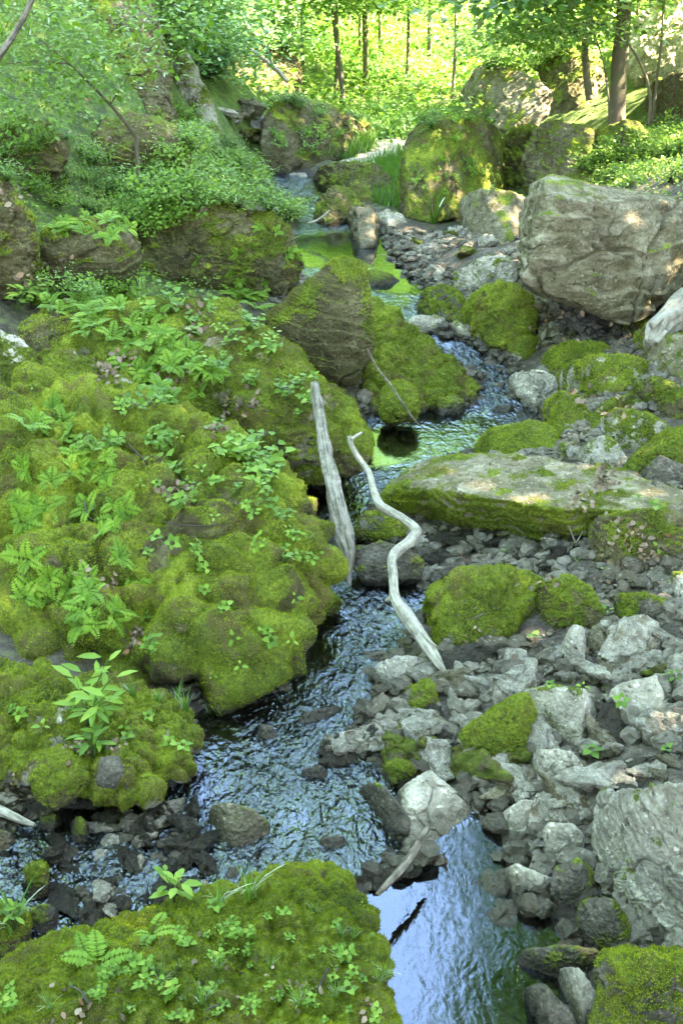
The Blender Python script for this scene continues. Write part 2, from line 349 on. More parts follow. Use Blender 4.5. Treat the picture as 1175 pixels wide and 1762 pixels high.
def terrain_z(X, Y, detail=True):
    X = np.asarray(X, float); Y = np.asarray(Y, float); z = tps(X, Y); w = wz(Y)
    far = np.hypot(X, Y-10) > 22; z = np.where(far, np.clip(z, -1, 26), z)
    near = (Y > 0) & (Y < 24) & (np.abs(X) < 5); sd = np.full(X.shape, 9.); sd[near] = sdist(X[near], Y[near])
    bank = w+.012+np.clip(sd, 0, 2)*.16; t = sstep(.05, .7, sd); zo = np.maximum(bank*(1-t)+z*t, np.where(sd < 3, w+.012, -9))
    dmax = np.where((X < -.30) & (Y < 4.1), .035, .15); z = np.where(sd < 0, w-np.minimum(.012-sd*.45, dmax), zo)
    for bx, by, br, bh in BARS:
        dd = np.hypot(X-bx, Y-by)/br; k = np.clip(1-dd*dd, 0, 1); z = np.maximum(z, np.where(k > 0, w-.04+(bh+.04)*np.sqrt(k), -99))
    if detail:
        p = np.stack([X.ravel(), Y.ravel(), np.zeros(X.size)], 1); k = np.clip(np.hypot(X, Y-8)/8, .25, 3).ravel()
        z = z+(fbm(p*1.1, 3, 5)*.16*k*np.clip(sd.ravel()+.1, .08, 1)+fbm(p*9, 5, 4)*.028*np.clip(sd.ravel()*2+.4, .3, 1)).reshape(X.shape)
    return z, sd
def spaced(a, lo, hi, b, st, gr):
    c = list(np.arange(lo, hi, st)); s = st
    while c[-1] < b: s *= gr; c.append(c[-1]+s)
    s = st; l = []
    x = lo
    while x > a: s *= gr; x -= s; l.append(x)
    return np.array(l[::-1]+c)
gx = spaced(-110, -3.6, 3.6, 110, .032, 1.045); gy = spaced(-50, 2, 13.5, 130, .032, 1.03)
GX, GY = np.meshgrid(gx, gy); GZ, GSD = terrain_z(GX, GY)
TZ = GZ.copy()
def ground_at(x, y):
    i = int(np.clip(np.searchsorted(gx, x), 1, len(gx)-1)); j = int(np.clip(np.searchsorted(gy, y), 1, len(gy)-1))
    tx = (x-gx[i-1])/(gx[i]-gx[i-1]); ty = (y-gy[j-1])/(gy[j]-gy[j-1])
    return (TZ[j-1,i-1]*(1-tx)+TZ[j-1,i]*tx)*(1-ty)+(TZ[j,i-1]*(1-tx)+TZ[j,i]*tx)*ty
def on_ground(px, py):                                   # first meeting of a ray with terrain or water
    d = ray(px, py); t = 1.2
    while t < 60:
        p = np.array([0, 0, CAMZ])+d*t
        if p[2] < max(ground_at(p[0], p[1]), float(wz(p[1])) if abs(p[0]) < 1.6 else -9): return p
        t += .02 if t < 16 else .08
    return at(px, py, 20)
def grid_faces(ny, nx):
    i = np.arange(ny-1)[:,None]*nx+np.arange(nx-1)[None,:]; return np.stack([i, i+1, i+1+nx, i+nx], -1).reshape(-1, 4)
wet = (1-sstep(.0, .10, GZ-wz(GY)))*(GSD < 1.2); green = sstep(.1, .9, GSD)*.25+sstep(7, 10, GY)*.25*(GX < -1)+sstep(11, 15, GY)*.4+(GX < -1.2)*.15
o = obj('ground', mesh('ground', np.stack([GX.ravel(), GY.ravel(), GZ.ravel()], 1), grid_faces(*GX.shape), GROUND, {'wet': wet.ravel(), 'green': green.ravel()}))
tag(o, 'damp brown soil and humus of the ravine floor and slopes', 'ground', kind='structure'); TERRAIN = o
# water sheet
wx = np.arange(-2.6, 2.6, .018); wy = np.concatenate([np.arange(1.6, 12, .018), np.arange(12, 21, .035)]); WX, WY = np.meshgrid(wx, wy); WSD = sdist(WX, WY)
CALM = [(atw(790, 1680), .72), (atw(860, 1500), .42), (atw(600, 430), 1.1), (atw(700,480), .7), (atw(640, 770), .5), (atw(930, 715), .25)]
calm = np.zeros(WX.shape)
for c, r in CALM: calm = np.maximum(calm, 1-sstep(r*.6, r, np.hypot(WX-c[0], WY-c[1])))
mid = atw(790, 765); calm = np.maximum(calm, .8*(1-sstep(.5, 1., np.hypot(WX-mid[0], WY-mid[1]))))
pw = np.stack([WX.ravel(), WY.ravel(), WX.ravel()*0], 1)
wv = fbm(pw*np.array([9, 5.5, 1]), 31, 3)*.007+fbm(pw*np.array([26, 15, 1]), 37, 3)*.0055; wv += np.maximum(0, fbm(pw*np.array([2.2, 1.6, 1]), 41, 2))*.02
lf = noise(pw*np.array([1.9, 1.1, 1])+3, 61)+.5*noise(pw*np.array([4.5, 2.4, 1]), 62); calm = np.maximum(calm, .62*sstep(.0, .35, lf).reshape(WX.shape)); wv *= 1.25
WZ = wz(WY)+(wv.reshape(WX.shape))*(1-calm*.995)
F = grid_faces(*WX.shape); keep = (WSD.ravel()[F] < .16).any(1) ; F = F[keep]
u, inv = np.unique(F, return_inverse=True); VV = np.stack([WX.ravel(), WY.ravel(), WZ.ravel()], 1)[u]
o = obj('water', mesh('water', VV, inv.reshape(-1, 4), WATER, {'calm': calm.ravel()[u]}))
tag(o, 'clear shallow creek water rippling between the mossy boulders', 'water', kind='structure'); WATER_O = o
# ---------------------------------------------------------------- boulders
ROCKS = []
def boulder(name, label, polys, Yf=None, Yt=None, moss=.0, mat='g', lod=7, p=14, rough=.05, lump=0., strata=0., crack=0., bulge=.22, back=.35, cuts=5, sink=.12, cat='boulder', seed=None, mf=2.2, group=None, tuft=True, inner=None, topm=.75, fix=False, drop_=.75, hf=.24, chip=1.):
    if mat in 'gtd' and moss < .35: p *= 2
    """a boulder: its corner points stand at their own distances (near foot to far top), given thickness behind and a bulge in front, then weathered"""
    seed = seed if seed is not None else len(ROCKS)*13+5; rg = np.random.default_rng(seed)
    if not isinstance(polys[0][0], list): polys = [(polys, Yf, Yt)]
    else: polys = list(polys)
    sets = []
    for (pl, yf, yt) in polys:
        pl3 = {t[:2]: t[2] for t in pl if len(t) == 3}; pl = [t[:2] for t in pl]; q = np.array(pl, float); xs, ys = q[:,0], q[:,1]; yb, ytp = ys.max(), ys.min()
        gauto = None
        if yf is not None and not fix and not pl3:
            def low(x):
                v = [yb]; P_ = list(pl)+[pl[0]]
                for (x0, y0), (x1, y1) in zip(P_[:-1], P_[1:]):
                    if min(x0, x1) <= x <= max(x0, x1): v.append(y0 if x0 == x1 else y0+(y1-y0)*(x-x0)/(x1-x0))
                return max(v[1:] or v)
            gauto = {}; cap = max(yt-yf, .05)
            for (x, y) in pl:
                xx = np.clip(x, -40, 1215); a_ = float(on_ground(xx, low(x))[1]); b_ = float(on_ground(xx, y)[1]); gauto[(x, y)] = a_+.03+min(cap*(low(x)-y)/(yb-ytp+1e-6), hf*(b_-a_))
            xb = xs[ys > yb-8].mean(); xt = xs[ys < ytp+8].mean(); g0 = float(on_ground(np.clip(xb, -40, 1215), yb)[1])+.02; g1 = float(on_ground(np.clip(xt, -40, 1215), ytp)[1])
            yt = g0+min(yt-yf, .55*(g1-g0)) if yt is not None else None; yf = g0
        if yf is None: yf = float(on_ground(xs[ys > yb-6].mean(), yb)[1])+.02
        wpx = xs.max()-xs.min(); W = wpx*yf/FPX
        if yt is None: yt = yf+.5*W
        S = min(W, (yb-ytp)*yf/FPX*1.2)
        dep = lambda y: yf+(yt-yf)*(yb-y)/(yb-ytp+1e-6)
        if pl3: gauto = pl3
        out = [at(x, y, gauto[(x, y)] if gauto else dep(y)) for x, y in pl]; DM = np.mean([(gauto[k]-dep(k[1])) for k in gauto]) if gauto else 0
        c2 = q.mean(0); pts = list(out)
        for (x, y) in pl:
            for k in (.55,):
                xx, yy = c2[0]+(x-c2[0])*k, c2[1]+(y-c2[1])*k; e = np.array(at(xx, yy, dep(yy)))+(0 if not gauto else 0)
                if gauto: e = at(xx, yy, .55*gauto[(x, y)]+.45*(DM+dep(c2[1])))
                if p >= 16 and pl.index((x, y)) % 3: continue
                v = unit(e-np.array([0, 0, CAMZ])); pts.append(e-v*S*bulge*rg.uniform(.6, 1.1))
            xx, yy = c2[0]+(x-c2[0])*.8, c2[1]+(y-c2[1])*.8; e = np.array(at(xx, yy, dep(yy) if not gauto else .8*gauto[(x, y)]+.2*(DM+dep(c2[1]))))
            pts.append(e+np.array([0, S*back*1.3, -S*back*drop_]))
        if inner: pts += [at(*i) for i in inner]
        for (x, y), e in zip(pl, out):
            if y > yb-(yb-ytp)*.35: pts.append(e+np.array([(c2[0]-x)*.0002, .10*S, -sink*S-.02]))
        sets.append((np.array(pts), S, W))
    c = np.mean([s[0].mean(0) for s in sets], 0) if len(sets) > 1 else sets[0][0].mean(0); Smax = max(s[1] for s in sets)
    D, F = ico(lod); R = None
    for kk, (pts, S, W) in enumerate(sets):
        no = len(polys[kk][0])
        n, d = hull_planes(pts, c)
        for _ in range(cuts):
            m = unit(rg.normal(size=3)+np.array([0,-.4,.3])); sup = ((pts-c)@m).max(); n = np.vstack([n, m]); d = np.append(d, max(sup*rg.uniform(.84, .95), .02))
        dots = np.clip(D@n.T/d, 0, None); r = (dots**p).sum(1)**(-1/p)
        e = pts[:no]-c; le = np.linalg.norm(e, axis=1); dd = np.clip((e/le[:,None])@n.T/d, 0, None); fac = np.median(le/((dd**p).sum(1)**(-1/p))); r = r*(min(1.25, max(1., fac))**.8 if not fix else min(1.05, max(1., fac)))
        R = r if R is None else (R**9+r**9)**(1/9)
    V = D*R[:,None]; N = vnormals(V, F); off = rg.uniform(-50, 50, 3); q = V+off; S = Smax; s = np.zeros(len(V)); L = np.linalg.norm(V.max(0)-V.min(0))
    s += rough*S*(fbm(q/(S*.55), seed, 5, .52)*1.1+.35*fbm(q/(S*.22), seed+3, 4, .6, True)-.1)
    if lump:
        w1, w2 = worley((q+.15*S*np.stack([fbm(q/(S*.4), seed+50+k, 2) for k in range(3)], 1))/(S*mf/10), seed+9); s += lump*S*(np.clip(1-w1*w1*1.4, -.2, 1)*.6-.2)
        s -= lump*.16*S*(1-sstep(.0, .30, w2-w1))
        w1, w2 = worley(q/(S*mf/23), seed+19); s += lump*.55*S*(1-w1*w1*1.3)*.5
    if moss < .8: s += chip*(.075 if moss < .3 else .05)*(.3 if p >= 26 else 1)*S*(.34*facet((q+.06*S*fbm(q/(S*.3), seed+8, 2)[:,None])/(S*.34), seed+4)+.07*facet(q/(S*.12), seed+6))*2.2
    if strata:
        bd = unit(rg.normal(size=3)*.25+np.array([.1, -.12, 1])); h = q@bd/(S*.13)+fbm(q/(S*.6), seed+23, 3)*1.6; fr = h-np.floor(h)
        s += strata*S*(np.where(fr < .82, fr*.5, (1-fr)*2.2)-.3)*(.5+.8*np.abs(fbm(q/(S*.3), seed+31, 2)))*2*(1-np.abs(N@bd))
    if crack:
        w1, w2 = worley((q+.1*S*fbm(q/(S*.3), seed+2, 2)[:,None])/(S*.62), seed+77); s -= crack*S*(1-sstep(0, .07, w2-w1))
    s += .010*min(1, S*2)*fbm(q*16, seed+40, 4, .62)+.004*fbm(q*60, seed+41, 2)
    z = V[:,2]+c[2]; nz = N[:,2]; w = wz(V[:,1]+c[1]); nn = vnormals(V+N*s[:,None], F)
    mm = np.clip((moss-.5)*1.5+.5-(.22 if topm > .5 else 0)+fbm(q/max(.3*S, .12), seed+60, 5, .62)*2.0*(1 if moss < .93 else .8)+(nn[:,2]-.25)*topm, 0, 1) if moss > 0 else np.zeros(len(V))
    mm *= sstep(.0, .06, z-w)
    w1, w2 = worley(q*9, seed+71); s += mm*(.008+.030*min(1, S*1.5)*np.clip(fbm(q*7, seed+70, 4, .6)*.9+.25+(.5-w1)*.6, 0, 1))
    V = V+N*s[:,None]; zz = V[:,2]+c[2]; inst = np.abs(V[:,0]+c[0]) < 3.2
    we = (1-sstep(.02, .09, zz-w))*inst
    base = np.array([c[0], c[1], V[:,2].min()+c[2]]); V = V+c-base
    o = obj(name, mesh(name, V, F, MATS[mat], {'moss': mm, 'wet': we}), None, base); tag(o, label, cat, group)
    ROCKS.append((o, V, F, nn, mm, S, tuft, base)); return o
B = boulder
# --- left side, front to back
B('foreground_boulder', 'broad flat moss covered boulder top across the bottom of the picture, dotted with seedlings', [(-120,1720),(0,1702),(130,1678),(230,1640),(300,1600),(400,1558),(470,1520),(540,1500),(600,1512),(640,1545),(655,1600),(690,1700),(700,1800),(690,1950),(-120,1950)], 1.85, 2.92, .84, 'b', 8, 10, .05, .13, bulge=.05, back=.45, cuts=2, mf=1.6, fix=True)
B('mossy_boulder', 'huge lumpy bright moss boulder bulging over the creek, ferns on its flank', [
  ([(-120,760),(-60,690),(40,655),(150,660),(240,690),(340,730),(410,780),(450,840),(520,860),(556,915),(582,975),(586,1015),(550,1060),(545,1120),(505,1195),(430,1215),(340,1232),(250,1200),(100,1150),(-120,1150)], 4.2, 6.0),
  ([(-60,700),(150,655),(330,725),(400,775),(430,900),(300,1000),(-60,1000)], 5.3, 6.4)], moss=.9, mat='b', lod=8, p=12, rough=.14, lump=.16, bulge=.16, back=.4, cuts=4, mf=1.9, seed=901, fix=True)
B('creekside_boulder', 'low rounded yellow green moss boulder below the huge lumpy one, leafy plants on top', [
  ([(-100,1170),(0,1160),(90,1175),(200,1215),(290,1225),(335,1265),(350,1300),(335,1345),(280,1370),(235,1392),(175,1385),(120,1330),(-100,1300)], 3.5, 4.2)], moss=.88, mat='g', lod=8, p=9, rough=.10, lump=.18, bulge=.2, back=.4, cuts=3, mf=1.8, fix=True, sink=.0, drop_=.3)
B('ridge_boulder', 'long mossy boulder ridge sloping down to the plank and overhanging a dark hollow', [
  ([(60,545),(120,512),(220,500),(330,512),(400,555),(470,598),(540,640),(610,685),(648,738),(640,775),(590,800),(520,800),(450,785),(350,740),(200,700),(60,640)], 6.45, 7.3),
  ([(330,600),(470,610),(600,700),(570,760),(560,840),(520,890),(420,800)], 6.75, 7.5)], moss=.8, mat='t', lod=8, p=13, rough=.075, lump=.09, strata=.01, bulge=.15, back=.45, cuts=5, mf=2.4, seed=77, fix=True)
B('pointed_boulder', 'dark brown pointed boulder leaning left with a sharp tip at its top right', [(425,572),(500,510),(560,458),(590,444),(628,452),(630,500),(640,560),(642,598),(615,640),(575,642),(520,612),(470,590),(432,582)], 8.15, 8.4, .48, 'b', 8, 60, .03, strata=.025, bulge=.10, back=.35, cuts=1, chip=.8, topm=.9, fix=True)
B('sloping_boulder', 'bright moss slab sloping down right to the riffle from beneath the pointed boulder', [(560,600),(625,500),(655,520),(700,570),(760,610),(810,645),(830,690),(790,700),(730,712),(690,722),(640,725),(590,690)], 8.0, 9.5, .95, 'b', 8, 10, .06, .09, strata=.05, bulge=.12, back=.3, cuts=4, mf=1.7, fix=True)
B('moss_hummock', 'small dark green moss hump at the foot of the sloping mossy slab', [(650,680),(670,655),(700,655),(722,685),(722,712),(690,724),(655,722)], 7.75, 8.0, .96, 'b', 6, 8, .05, .06, fix=True)
B('cracked_boulder', 'grey and mossy boulder cut by the photo edge beside a dark cleft', [(-60,560),(0,566),(45,590),(62,640),(66,690),(20,715),(-60,720)], 6.55, 7.1, .55, 'g', 7, 14, .09, .07, fix=True)
B('cleft_boulder', 'brown boulder with mossy lip standing over the dark cleft', [(22,565),(60,535),(130,515),(180,540),(190,600),(150,650),(75,655),(66,600)], 6.9, 7.6, .5, 'b', 7, 14, .08, .05, strata=.03, fix=True)
B('saddle_boulder', 'pale speckled mossy hump between the dark cleft and the leaf litter', [(66,640),(85,605),(120,600),(190,640),(260,680),(240,740),(120,760),(50,720)], 6.2, 6.8, .66, 'g', 7, 12, .09, .06, fix=True)
B('low_ledge_rock', 'small tan mossy knob in the gap behind the long ridge boulder', [(345,530),(372,505),(402,510),(430,545),(440,580),(400,580),(355,560)], 7.75, 8.2, .45, 'b', 6, 12, .08, fix=True)
B('overgrown_boulder', 'wide mossy boulder under a thick top of green plants above the pointed boulder', [(215,505),(215,400),(240,345),(330,335),(420,345),(490,365),(530,400),(538,450),(520,490),(470,520),(380,525),(280,520)], 9.6, 9.75, .55, 'b', 8, 12, .07, .05, strata=.02, bulge=.12, back=.5, cuts=5, seed=333, fix=True)
B('undercut_boulder', 'brown layered boulder with a black undercut below, ferns hanging over its top', [(62,500),(60,430),(75,385),(140,370),(230,385),(252,425),(235,480),(200,503),(130,505)], 8.3, 8.45, .3, 'b', 7, 13, .06, strata=.06, back=.4, fix=True)
B('edge_boulder', 'tall brown and moss boulder cut by the photo edge beside the undercut one', [(-120,290),(0,280),(40,330),(62,400),(58,460),(30,505),(-120,520)], 7.9, 8.1, .45, 'b', 7, 10, .08, .05, strata=.03, fix=True)
B('hillside_bluff', 'tall steep brown mossy bluff rising out of the top of the hillside', [(120,60),(160,-80),(240,-90),(275,60),(300,170),(315,290),(290,345),(210,340),(150,260)], 12.2, 13.6, .5, 'b', 8, 12, .07, strata=.05, back=.5, seed=61, fix=True)
B('hillside_bluff', 'narrow grey bluff ledge half hidden by leaves at the top near the plank coloured tree', [(285,130),(300,60),(330,90),(370,190),(385,260),(350,290),(310,240)], 14.5, 16, .35, 'g', 7, 12, .1, strata=.05, fix=True)
B('recessed_bluff', 'dark recessed rock bluff under hanging shrubs at the far end of the valley', [(345,150),(360,70),(430,40),(500,70),(520,130),(490,190),(420,195),(370,190)], 19.5, 21.5, .3, 'b', 7, 12, .08, strata=.06, fix=True)
# --- middle of the valley
B('vine_boulder', 'dark block covered by hanging vines and topped with grass, upstream beside the narrow channel', [(450,290),(452,220),(462,172),(500,160),(560,185),(600,205),(645,225),(650,245),(600,262),(570,270),(545,290),(500,302)], 15.6, 16.6, .3, 'b', 7, 16, .05, strata=.02)
B('flat_rock', 'flat grey rock showing through the grass next to the footpath', [(555,265),(570,245),(610,234),(640,240),(636,256),(600,262),(565,272)], 16.2, 16.9, .1, 'g', 6, 10, .07)
B('streamside_boulder', 'long low brown and grey boulder upstream in front of the footpath', [(537,312),(545,290),(580,280),(630,278),(665,295),(680,325),(672,348),(630,355),(595,350),(560,335)], 14.0, 15.0, .45, 'b', 7, 12, .06, strata=.04)
B('leaning_rock', 'yellowish mossy rock tilted to the left, behind the two toned stone in the pond', [(540,375),(548,340),(575,318),(595,318),(622,350),(632,372),(600,380),(560,392)], 13.3, 13.7, .5, 'b', 7, 12, .06, strata=.06)
B('two_toned_stone', 'stone in the pond with a pale top and a dark lower half', [(597,378),(612,360),(640,358),(652,380),(650,410),(648,428),(620,430),(608,410)], 12.6, 13.1, .0, 't', 6, 12, .07)
B('bank_stone', 'flat grey stone beside the pale topped one at the pond head', [(645,372),(665,362),(695,372),(700,388),(670,395),(648,390)], 13.0, 13.6, .1, 'g', 6, 12, .07)
B('ivy_boulder', 'tall upright dark boulder speckled with light green ivy leaves, standing past the pond', [(680,350),(690,280),(702,222),(740,190),(790,180),(835,205),(858,230),(862,290),(868,330),(850,360),(790,375),(740,386),(695,375)], 13.3, 14.2, .62, 'b', 8, 50, .04, .0, bulge=.10, topm=.1, back=.5, cuts=3, seed=404)
B('leaning_bluff', 'big tan and moss rock face under bright foliage behind the ivy covered boulder', [(800,215),(795,165),(825,120),(880,112),(940,140),(962,185),(940,215),(880,240),(830,240)], 16.8, 18, .35, 't', 7, 14, .06, strata=.03)
B('shaded_boulder', 'dark mossy boulder between the thin pale tree and the tan rock face', [(925,150),(940,95),(985,80),(1030,100),(1035,150),(1000,190),(950,200)], 18.4, 19.4, .5, 'b', 7, 14, .07)
B('mossy_heap', 'pile like green moss knob wedged against the right side of the ivy covered boulder', [(863,325),(862,270),(880,235),(925,222),(935,260),(925,310),(900,325)], 14.1, 14.7, .9, 'b', 7, 8, .1, .3, mf=1.6)
B('sunlit_boulder', 'sunlit yellow moss boulder behind the large tan boulder', [(903,335),(905,260),(925,215),(970,208),(1010,222),(1030,260),(1025,310),(980,335)], 13.9, 14.9, .5, 't', 7, 16, .08, .03, strata=.06, crack=.03)
B('mossy_block', 'dark mossy block on the slope under the straight tree trunk', [(998,285),(1000,240),(1050,222),(1080,205),(1105,215),(1112,250),(1090,290),(1050,300),(1010,300)], 12.8, 13.6, .6, 'b', 7, 13, .07)
B('slope_boulder', 'dark boulder in shade at the photo edge above the ferny slope', [(1105,190),(1120,145),(1175,125),(1230,150),(1230,215),(1150,205)], 14.5, 15.4, .35, 'b', 7, 13, .07)
B('sunlit_cliff', 'pale cliff face glaring in full sun at the top corner', [(1075,140),(1095,50),(1140,-40),(1260,-60),(1280,120),(1180,135)], 18, 20.5, .1, 'g', 7, 12, .09, strata=.04)
B('tan_block', 'squared tan block with pale blotches left of the large tan boulder', [(790,385),(792,335),(830,328),(880,332),(914,345),(915,380),(895,405),(868,425),(830,415),(800,405)], 11.6, 12.3, .28, 't', 7, 16, .05, bulge=.2)
B('tan_boulder', 'largest tan limestone boulder, cracked and pitted, leaning over a black hollow', [(884,480),(890,420),(905,360),(918,320),(950,305),(1010,318),(1090,335),(1150,340),(1230,365),(1240,440),(1190,500),(1140,545),(1075,560),(1000,535),(920,508)], 8.7, 9.6, 0.12, 't', 8, 60, .022, strata=.05, crack=.05, chip=.9, bulge=.07, back=.55, cuts=10, seed=515, inner=[(940,318,8.5),(905,480,8.45)], fix=True, sink=-.05, drop_=.1)
B('round_moss_boulder', 'rounded bright moss boulder tucked under the left end of the large tan boulder', [(800,560),(798,535),(830,500),(868,488),(905,505),(918,560),(905,600),(870,612),(825,600)], 9.15, 9.7, .96, 'b', 7, 9, .06, .08)
B('waterside_rock', 'grey rock capped with moss between the pond outlet and the round moss boulder', [(722,545),(726,505),(755,492),(790,500),(800,530),(795,555),(755,560)], 9.9, 10.4, .6, 'd', 7, 12, .06, .04)
B('ledge_rock', 'broken grey and mossy ledge left of the large tan boulder', [(780,500),(782,465),(820,445),(880,442),(892,470),(885,500),(830,508)], 10.3, 11.0, .3, 'g', 7, 12, .1, strata=.06)
B('pond_stone', 'flat stone with a moss cap lying in the pond outlet', [(625,490),(635,465),(660,468),(690,485),(665,492),(640,495)], 10.6, 11.0, .8, 'b', 6, 10, .05)
B('pale_riffle_stone', 'smooth pale stone lying across the head of the riffle', [(690,560),(715,545),(765,545),(768,565),(720,580),(695,575)], 9.3, 9.8, .1, 'g', 6, 10, .06)
B('riffle_stone', 'small grey stone with green stripe beside the riffle', [(775,570),(782,552),(805,568),(815,588),(795,590)], 9.2, 9.4, .4, 'g', 6, 12, .07)
B('shore_pebble_rock', 'small grey stone at the foot of the sloping moss slab', [(728,690),(740,674),(760,680),(750,698),(735,702)], 7.9, 8.05, .0, 'd', 5, 12, .07, cat='rock')
B('shore_mossy_rock', 'low mossy stone at the waterline below the sloping slab', [(745,710),(755,685),(790,683),(805,705),(790,716),(755,718)], 7.75, 8.0, .55, 'd', 6, 12, .07, cat='rock')
B('gap_stone', 'dark small stone by the bright pool at the foot of the grey smooth stone', [(848,710),(855,698),(880,696),(888,708),(870,716)], 7.8, 7.95, .3, 'd', 5, 12, .07, cat='rock')
# --- right bank, back to front
B('smooth_grey_boulder', 'smooth bare grey boulder on the far bank at the bend of the creek', [(872,670),(882,645),(920,632),(955,645),(968,668),(950,700),(925,716),(890,690)], 7.85, 8.5, .12, 'g', 7, 12, .05)
B('flat_moss_rock', 'small bright mossy rock beside the round boulder at the riffle', [(876,620),(880,590),(905,578),(930,588),(925,610),(900,625)], 8.7, 9.1, .85, 'b', 6, 10, .07)
B('mossy_rock', 'moss covered rock just behind the pale speckled moss slab', [(937,635),(945,605),(985,590),(1025,590),(1045,610),(1030,630),(980,645),(950,652)], 8.5, 9.0, .9, 'b', 7, 10, .07, .06)
B('speckled_slab', 'wide moss slab with pale grey speckled top in the middle of the boulder heap', [(952,660),(965,640),(1010,620),(1080,615),(1125,635),(1110,660),(1060,685),(1010,702),(970,690)], 7.75, 8.5, .74, 'g', 7, 10, .06, .04)
B('dark_moss_rock', 'brown green moss rock in front of the smooth grey boulder', [(935,720),(940,690),(970,678),(1005,690),(1020,730),(990,755),(955,760)], 7.35, 7.8, .78, 'b', 7, 12, .07)
B('slanted_moss_rock', 'narrow bright moss rock slanting up beside pale stones', [(1000,735),(1030,705),(1085,675),(1100,690),(1060,720),(1020,755)], 7.35, 7.9, .9, 'b', 6, 10, .07)
B('two_faced_rock', 'rock with a moss face and bare grey patch amid the boulder heap', [(1020,748),(1030,720),(1065,705),(1110,715),(1150,730),(1150,755),(1110,775),(1055,782)], 6.95, 7.6, .55, 'g', 7, 12, .07)
B('bank_boulder', 'mossy boulder half hidden under the log at the right edge', [(1085,600),(1095,575),(1130,545),(1165,560),(1170,600),(1120,625)], 8.2, 8.8, .6, 'b', 7, 12, .07)
B('log_boulder', 'pale tan boulder beneath the weathered log at the right edge', [(1100,610),(1125,585),(1230,580),(1240,660),(1180,668),(1140,650),(1115,640)], 7.7, 8.5, .35, 't', 7, 12, .07, .03)
B('ridged_rock', 'low green ridged rock below the pale tan boulder at the right edge', [(1080,680),(1100,655),(1140,655),(1200,690),(1200,730),(1130,720)], 7.5, 8.0, .6, 'b', 6, 12, .07)
B('upper_flat_stone', 'flat mossy stone above the log at the right edge', [(1115,525),(1120,510),(1175,505),(1200,520),(1160,532)], 9.2, 9.6, .6, 'b', 6, 12, .06)
B('upper_moss_stone', 'light moss stone left of the weathered log', [(1063,570),(1068,545),(1110,535),(1120,560),(1090,582)], 8.9, 9.3, .75, 'g', 6, 12, .07)
B('flat_moss_boulder', 'low flat moss boulder beside the bright yellow pool', [(815,770),(850,742),(900,728),(950,735),(965,765),(940,790),(880,795),(820,790)], 6.85, 7.6, .85, 'b', 7, 9, .06, .03)
B('crumbly_rock', 'small crumbly yellowish rock between the two low mossy boulders', [(955,785),(965,765),(990,758),(1000,775),(985,795),(965,800)], 6.9, 7.2, .4, 't', 6, 14, .1)
B('grey_moss_slab', 'flat grey green slab lying behind the long dark overhanging slab', [(990,800),(1005,770),(1040,750),(1070,775),(1085,810),(1050,825),(1010,820)], 6.6, 7.2, .42, 'g', 7, 12, .06)
B('striped_moss_rock', 'long curving moss rock next to a bare dark grey stone at the right edge', [(1078,830),(1090,790),(1130,755),(1200,730),(1210,800),(1140,790),(1110,830)], 6.4, 7.3, .7, 'b', 7, 12, .06)
B('bare_dark_stone', 'bare angular dark grey stone resting on leaf litter at the right edge', [(1105,840),(1108,810),(1135,785),(1175,800),(1195,830),(1160,848),(1130,850)], 6.2, 6.6, .0, 'd', 7, 20, .05)
B('overhanging_slab', 'longest low slab with grey top and dark mossy undercut reaching from the pool to the right edge',
  [(660,860,6.3),(668,835,6.5),(740,790,6.5),(850,780,6.45),(960,795,6.3),(1040,805,6.1),(1080,850,5.75),(1175,855,5.6),(1240,860,5.6),(1240,915,5.35),(1100,918,5.45),(1000,930,5.6),(900,945,5.85),(820,925,6.05),(740,910,6.2),(690,885,6.3)], 5.8, 6.4, moss=.60, mat='t', lod=8, p=30, rough=.06, strata=.07, bulge=.0, back=.3, cuts=4, seed=88, topm=-.6, fix=True, drop_=.3, chip=.6, inner=[(690,846,6.1),(800,850,5.78),(900,864,5.62),(1000,872,5.5),(1090,880,5.4)])
B('right_edge_boulder', 'olive moss boulder with dark left side cut by the right edge of the photo', [(1005,920),(1030,890),(1110,880),(1230,890),(1240,970),(1150,980),(1060,990),(1020,975)], 5.55, 6.3, .5, 'b', 7, 30, .07, .03, strata=.04)
B('bright_moss_boulder', 'low bright green moss boulder beside the lower end of the bleached branch', [(735,1065),(745,1020),(800,985),(870,985),(935,1000),(940,1030),(905,1055),(895,1090),(850,1120),(790,1135),(755,1115)], 4.75, 5.6, .95, 'g', 8, 8, .06, .11, bulge=.12, mf=2.4)
B('moss_ball', 'round dark moss ball at the left foot of the low bright moss boulder', [(742,1110),(740,1080),(765,1065),(790,1085),(795,1120),(775,1138),(755,1132)], 4.6, 4.85, .98, 'b', 6, 7, .05, .08)
B('dark_side_rock', 'dark green rock right of the low bright moss boulder', [(912,1050),(925,1010),(975,995),(1010,1010),(1035,1050),(1050,1085),(1000,1095),(940,1080)], 4.95, 5.5, .55, 'b', 7, 14, .08, .04)
B('wedge_rock', 'squat dark mossy rock surrounded by dry leaves near the right edge', [(1055,1060),(1065,1028),(1110,1022),(1150,1035),(1152,1070),(1120,1088),(1075,1085)], 5.0, 5.4, .5, 'd', 7, 13, .08)
B('corner_rock', 'pale rock cut by the right photo edge beside dry leaves', [(1140,1025),(1160,990),(1240,975),(1250,1070),(1180,1060)], 5.1, 5.7, .3, 'g', 7, 12, .07)
B('under_branch_boulder', 'smooth greenish boulder beneath the middle bend of the bleached branch', [(605,910),(618,885),(655,876),(690,885),(712,915),(700,940),(650,945),(615,935)], 5.9, 6.05, .5, 'd', 7, 10, .05, fix=True)
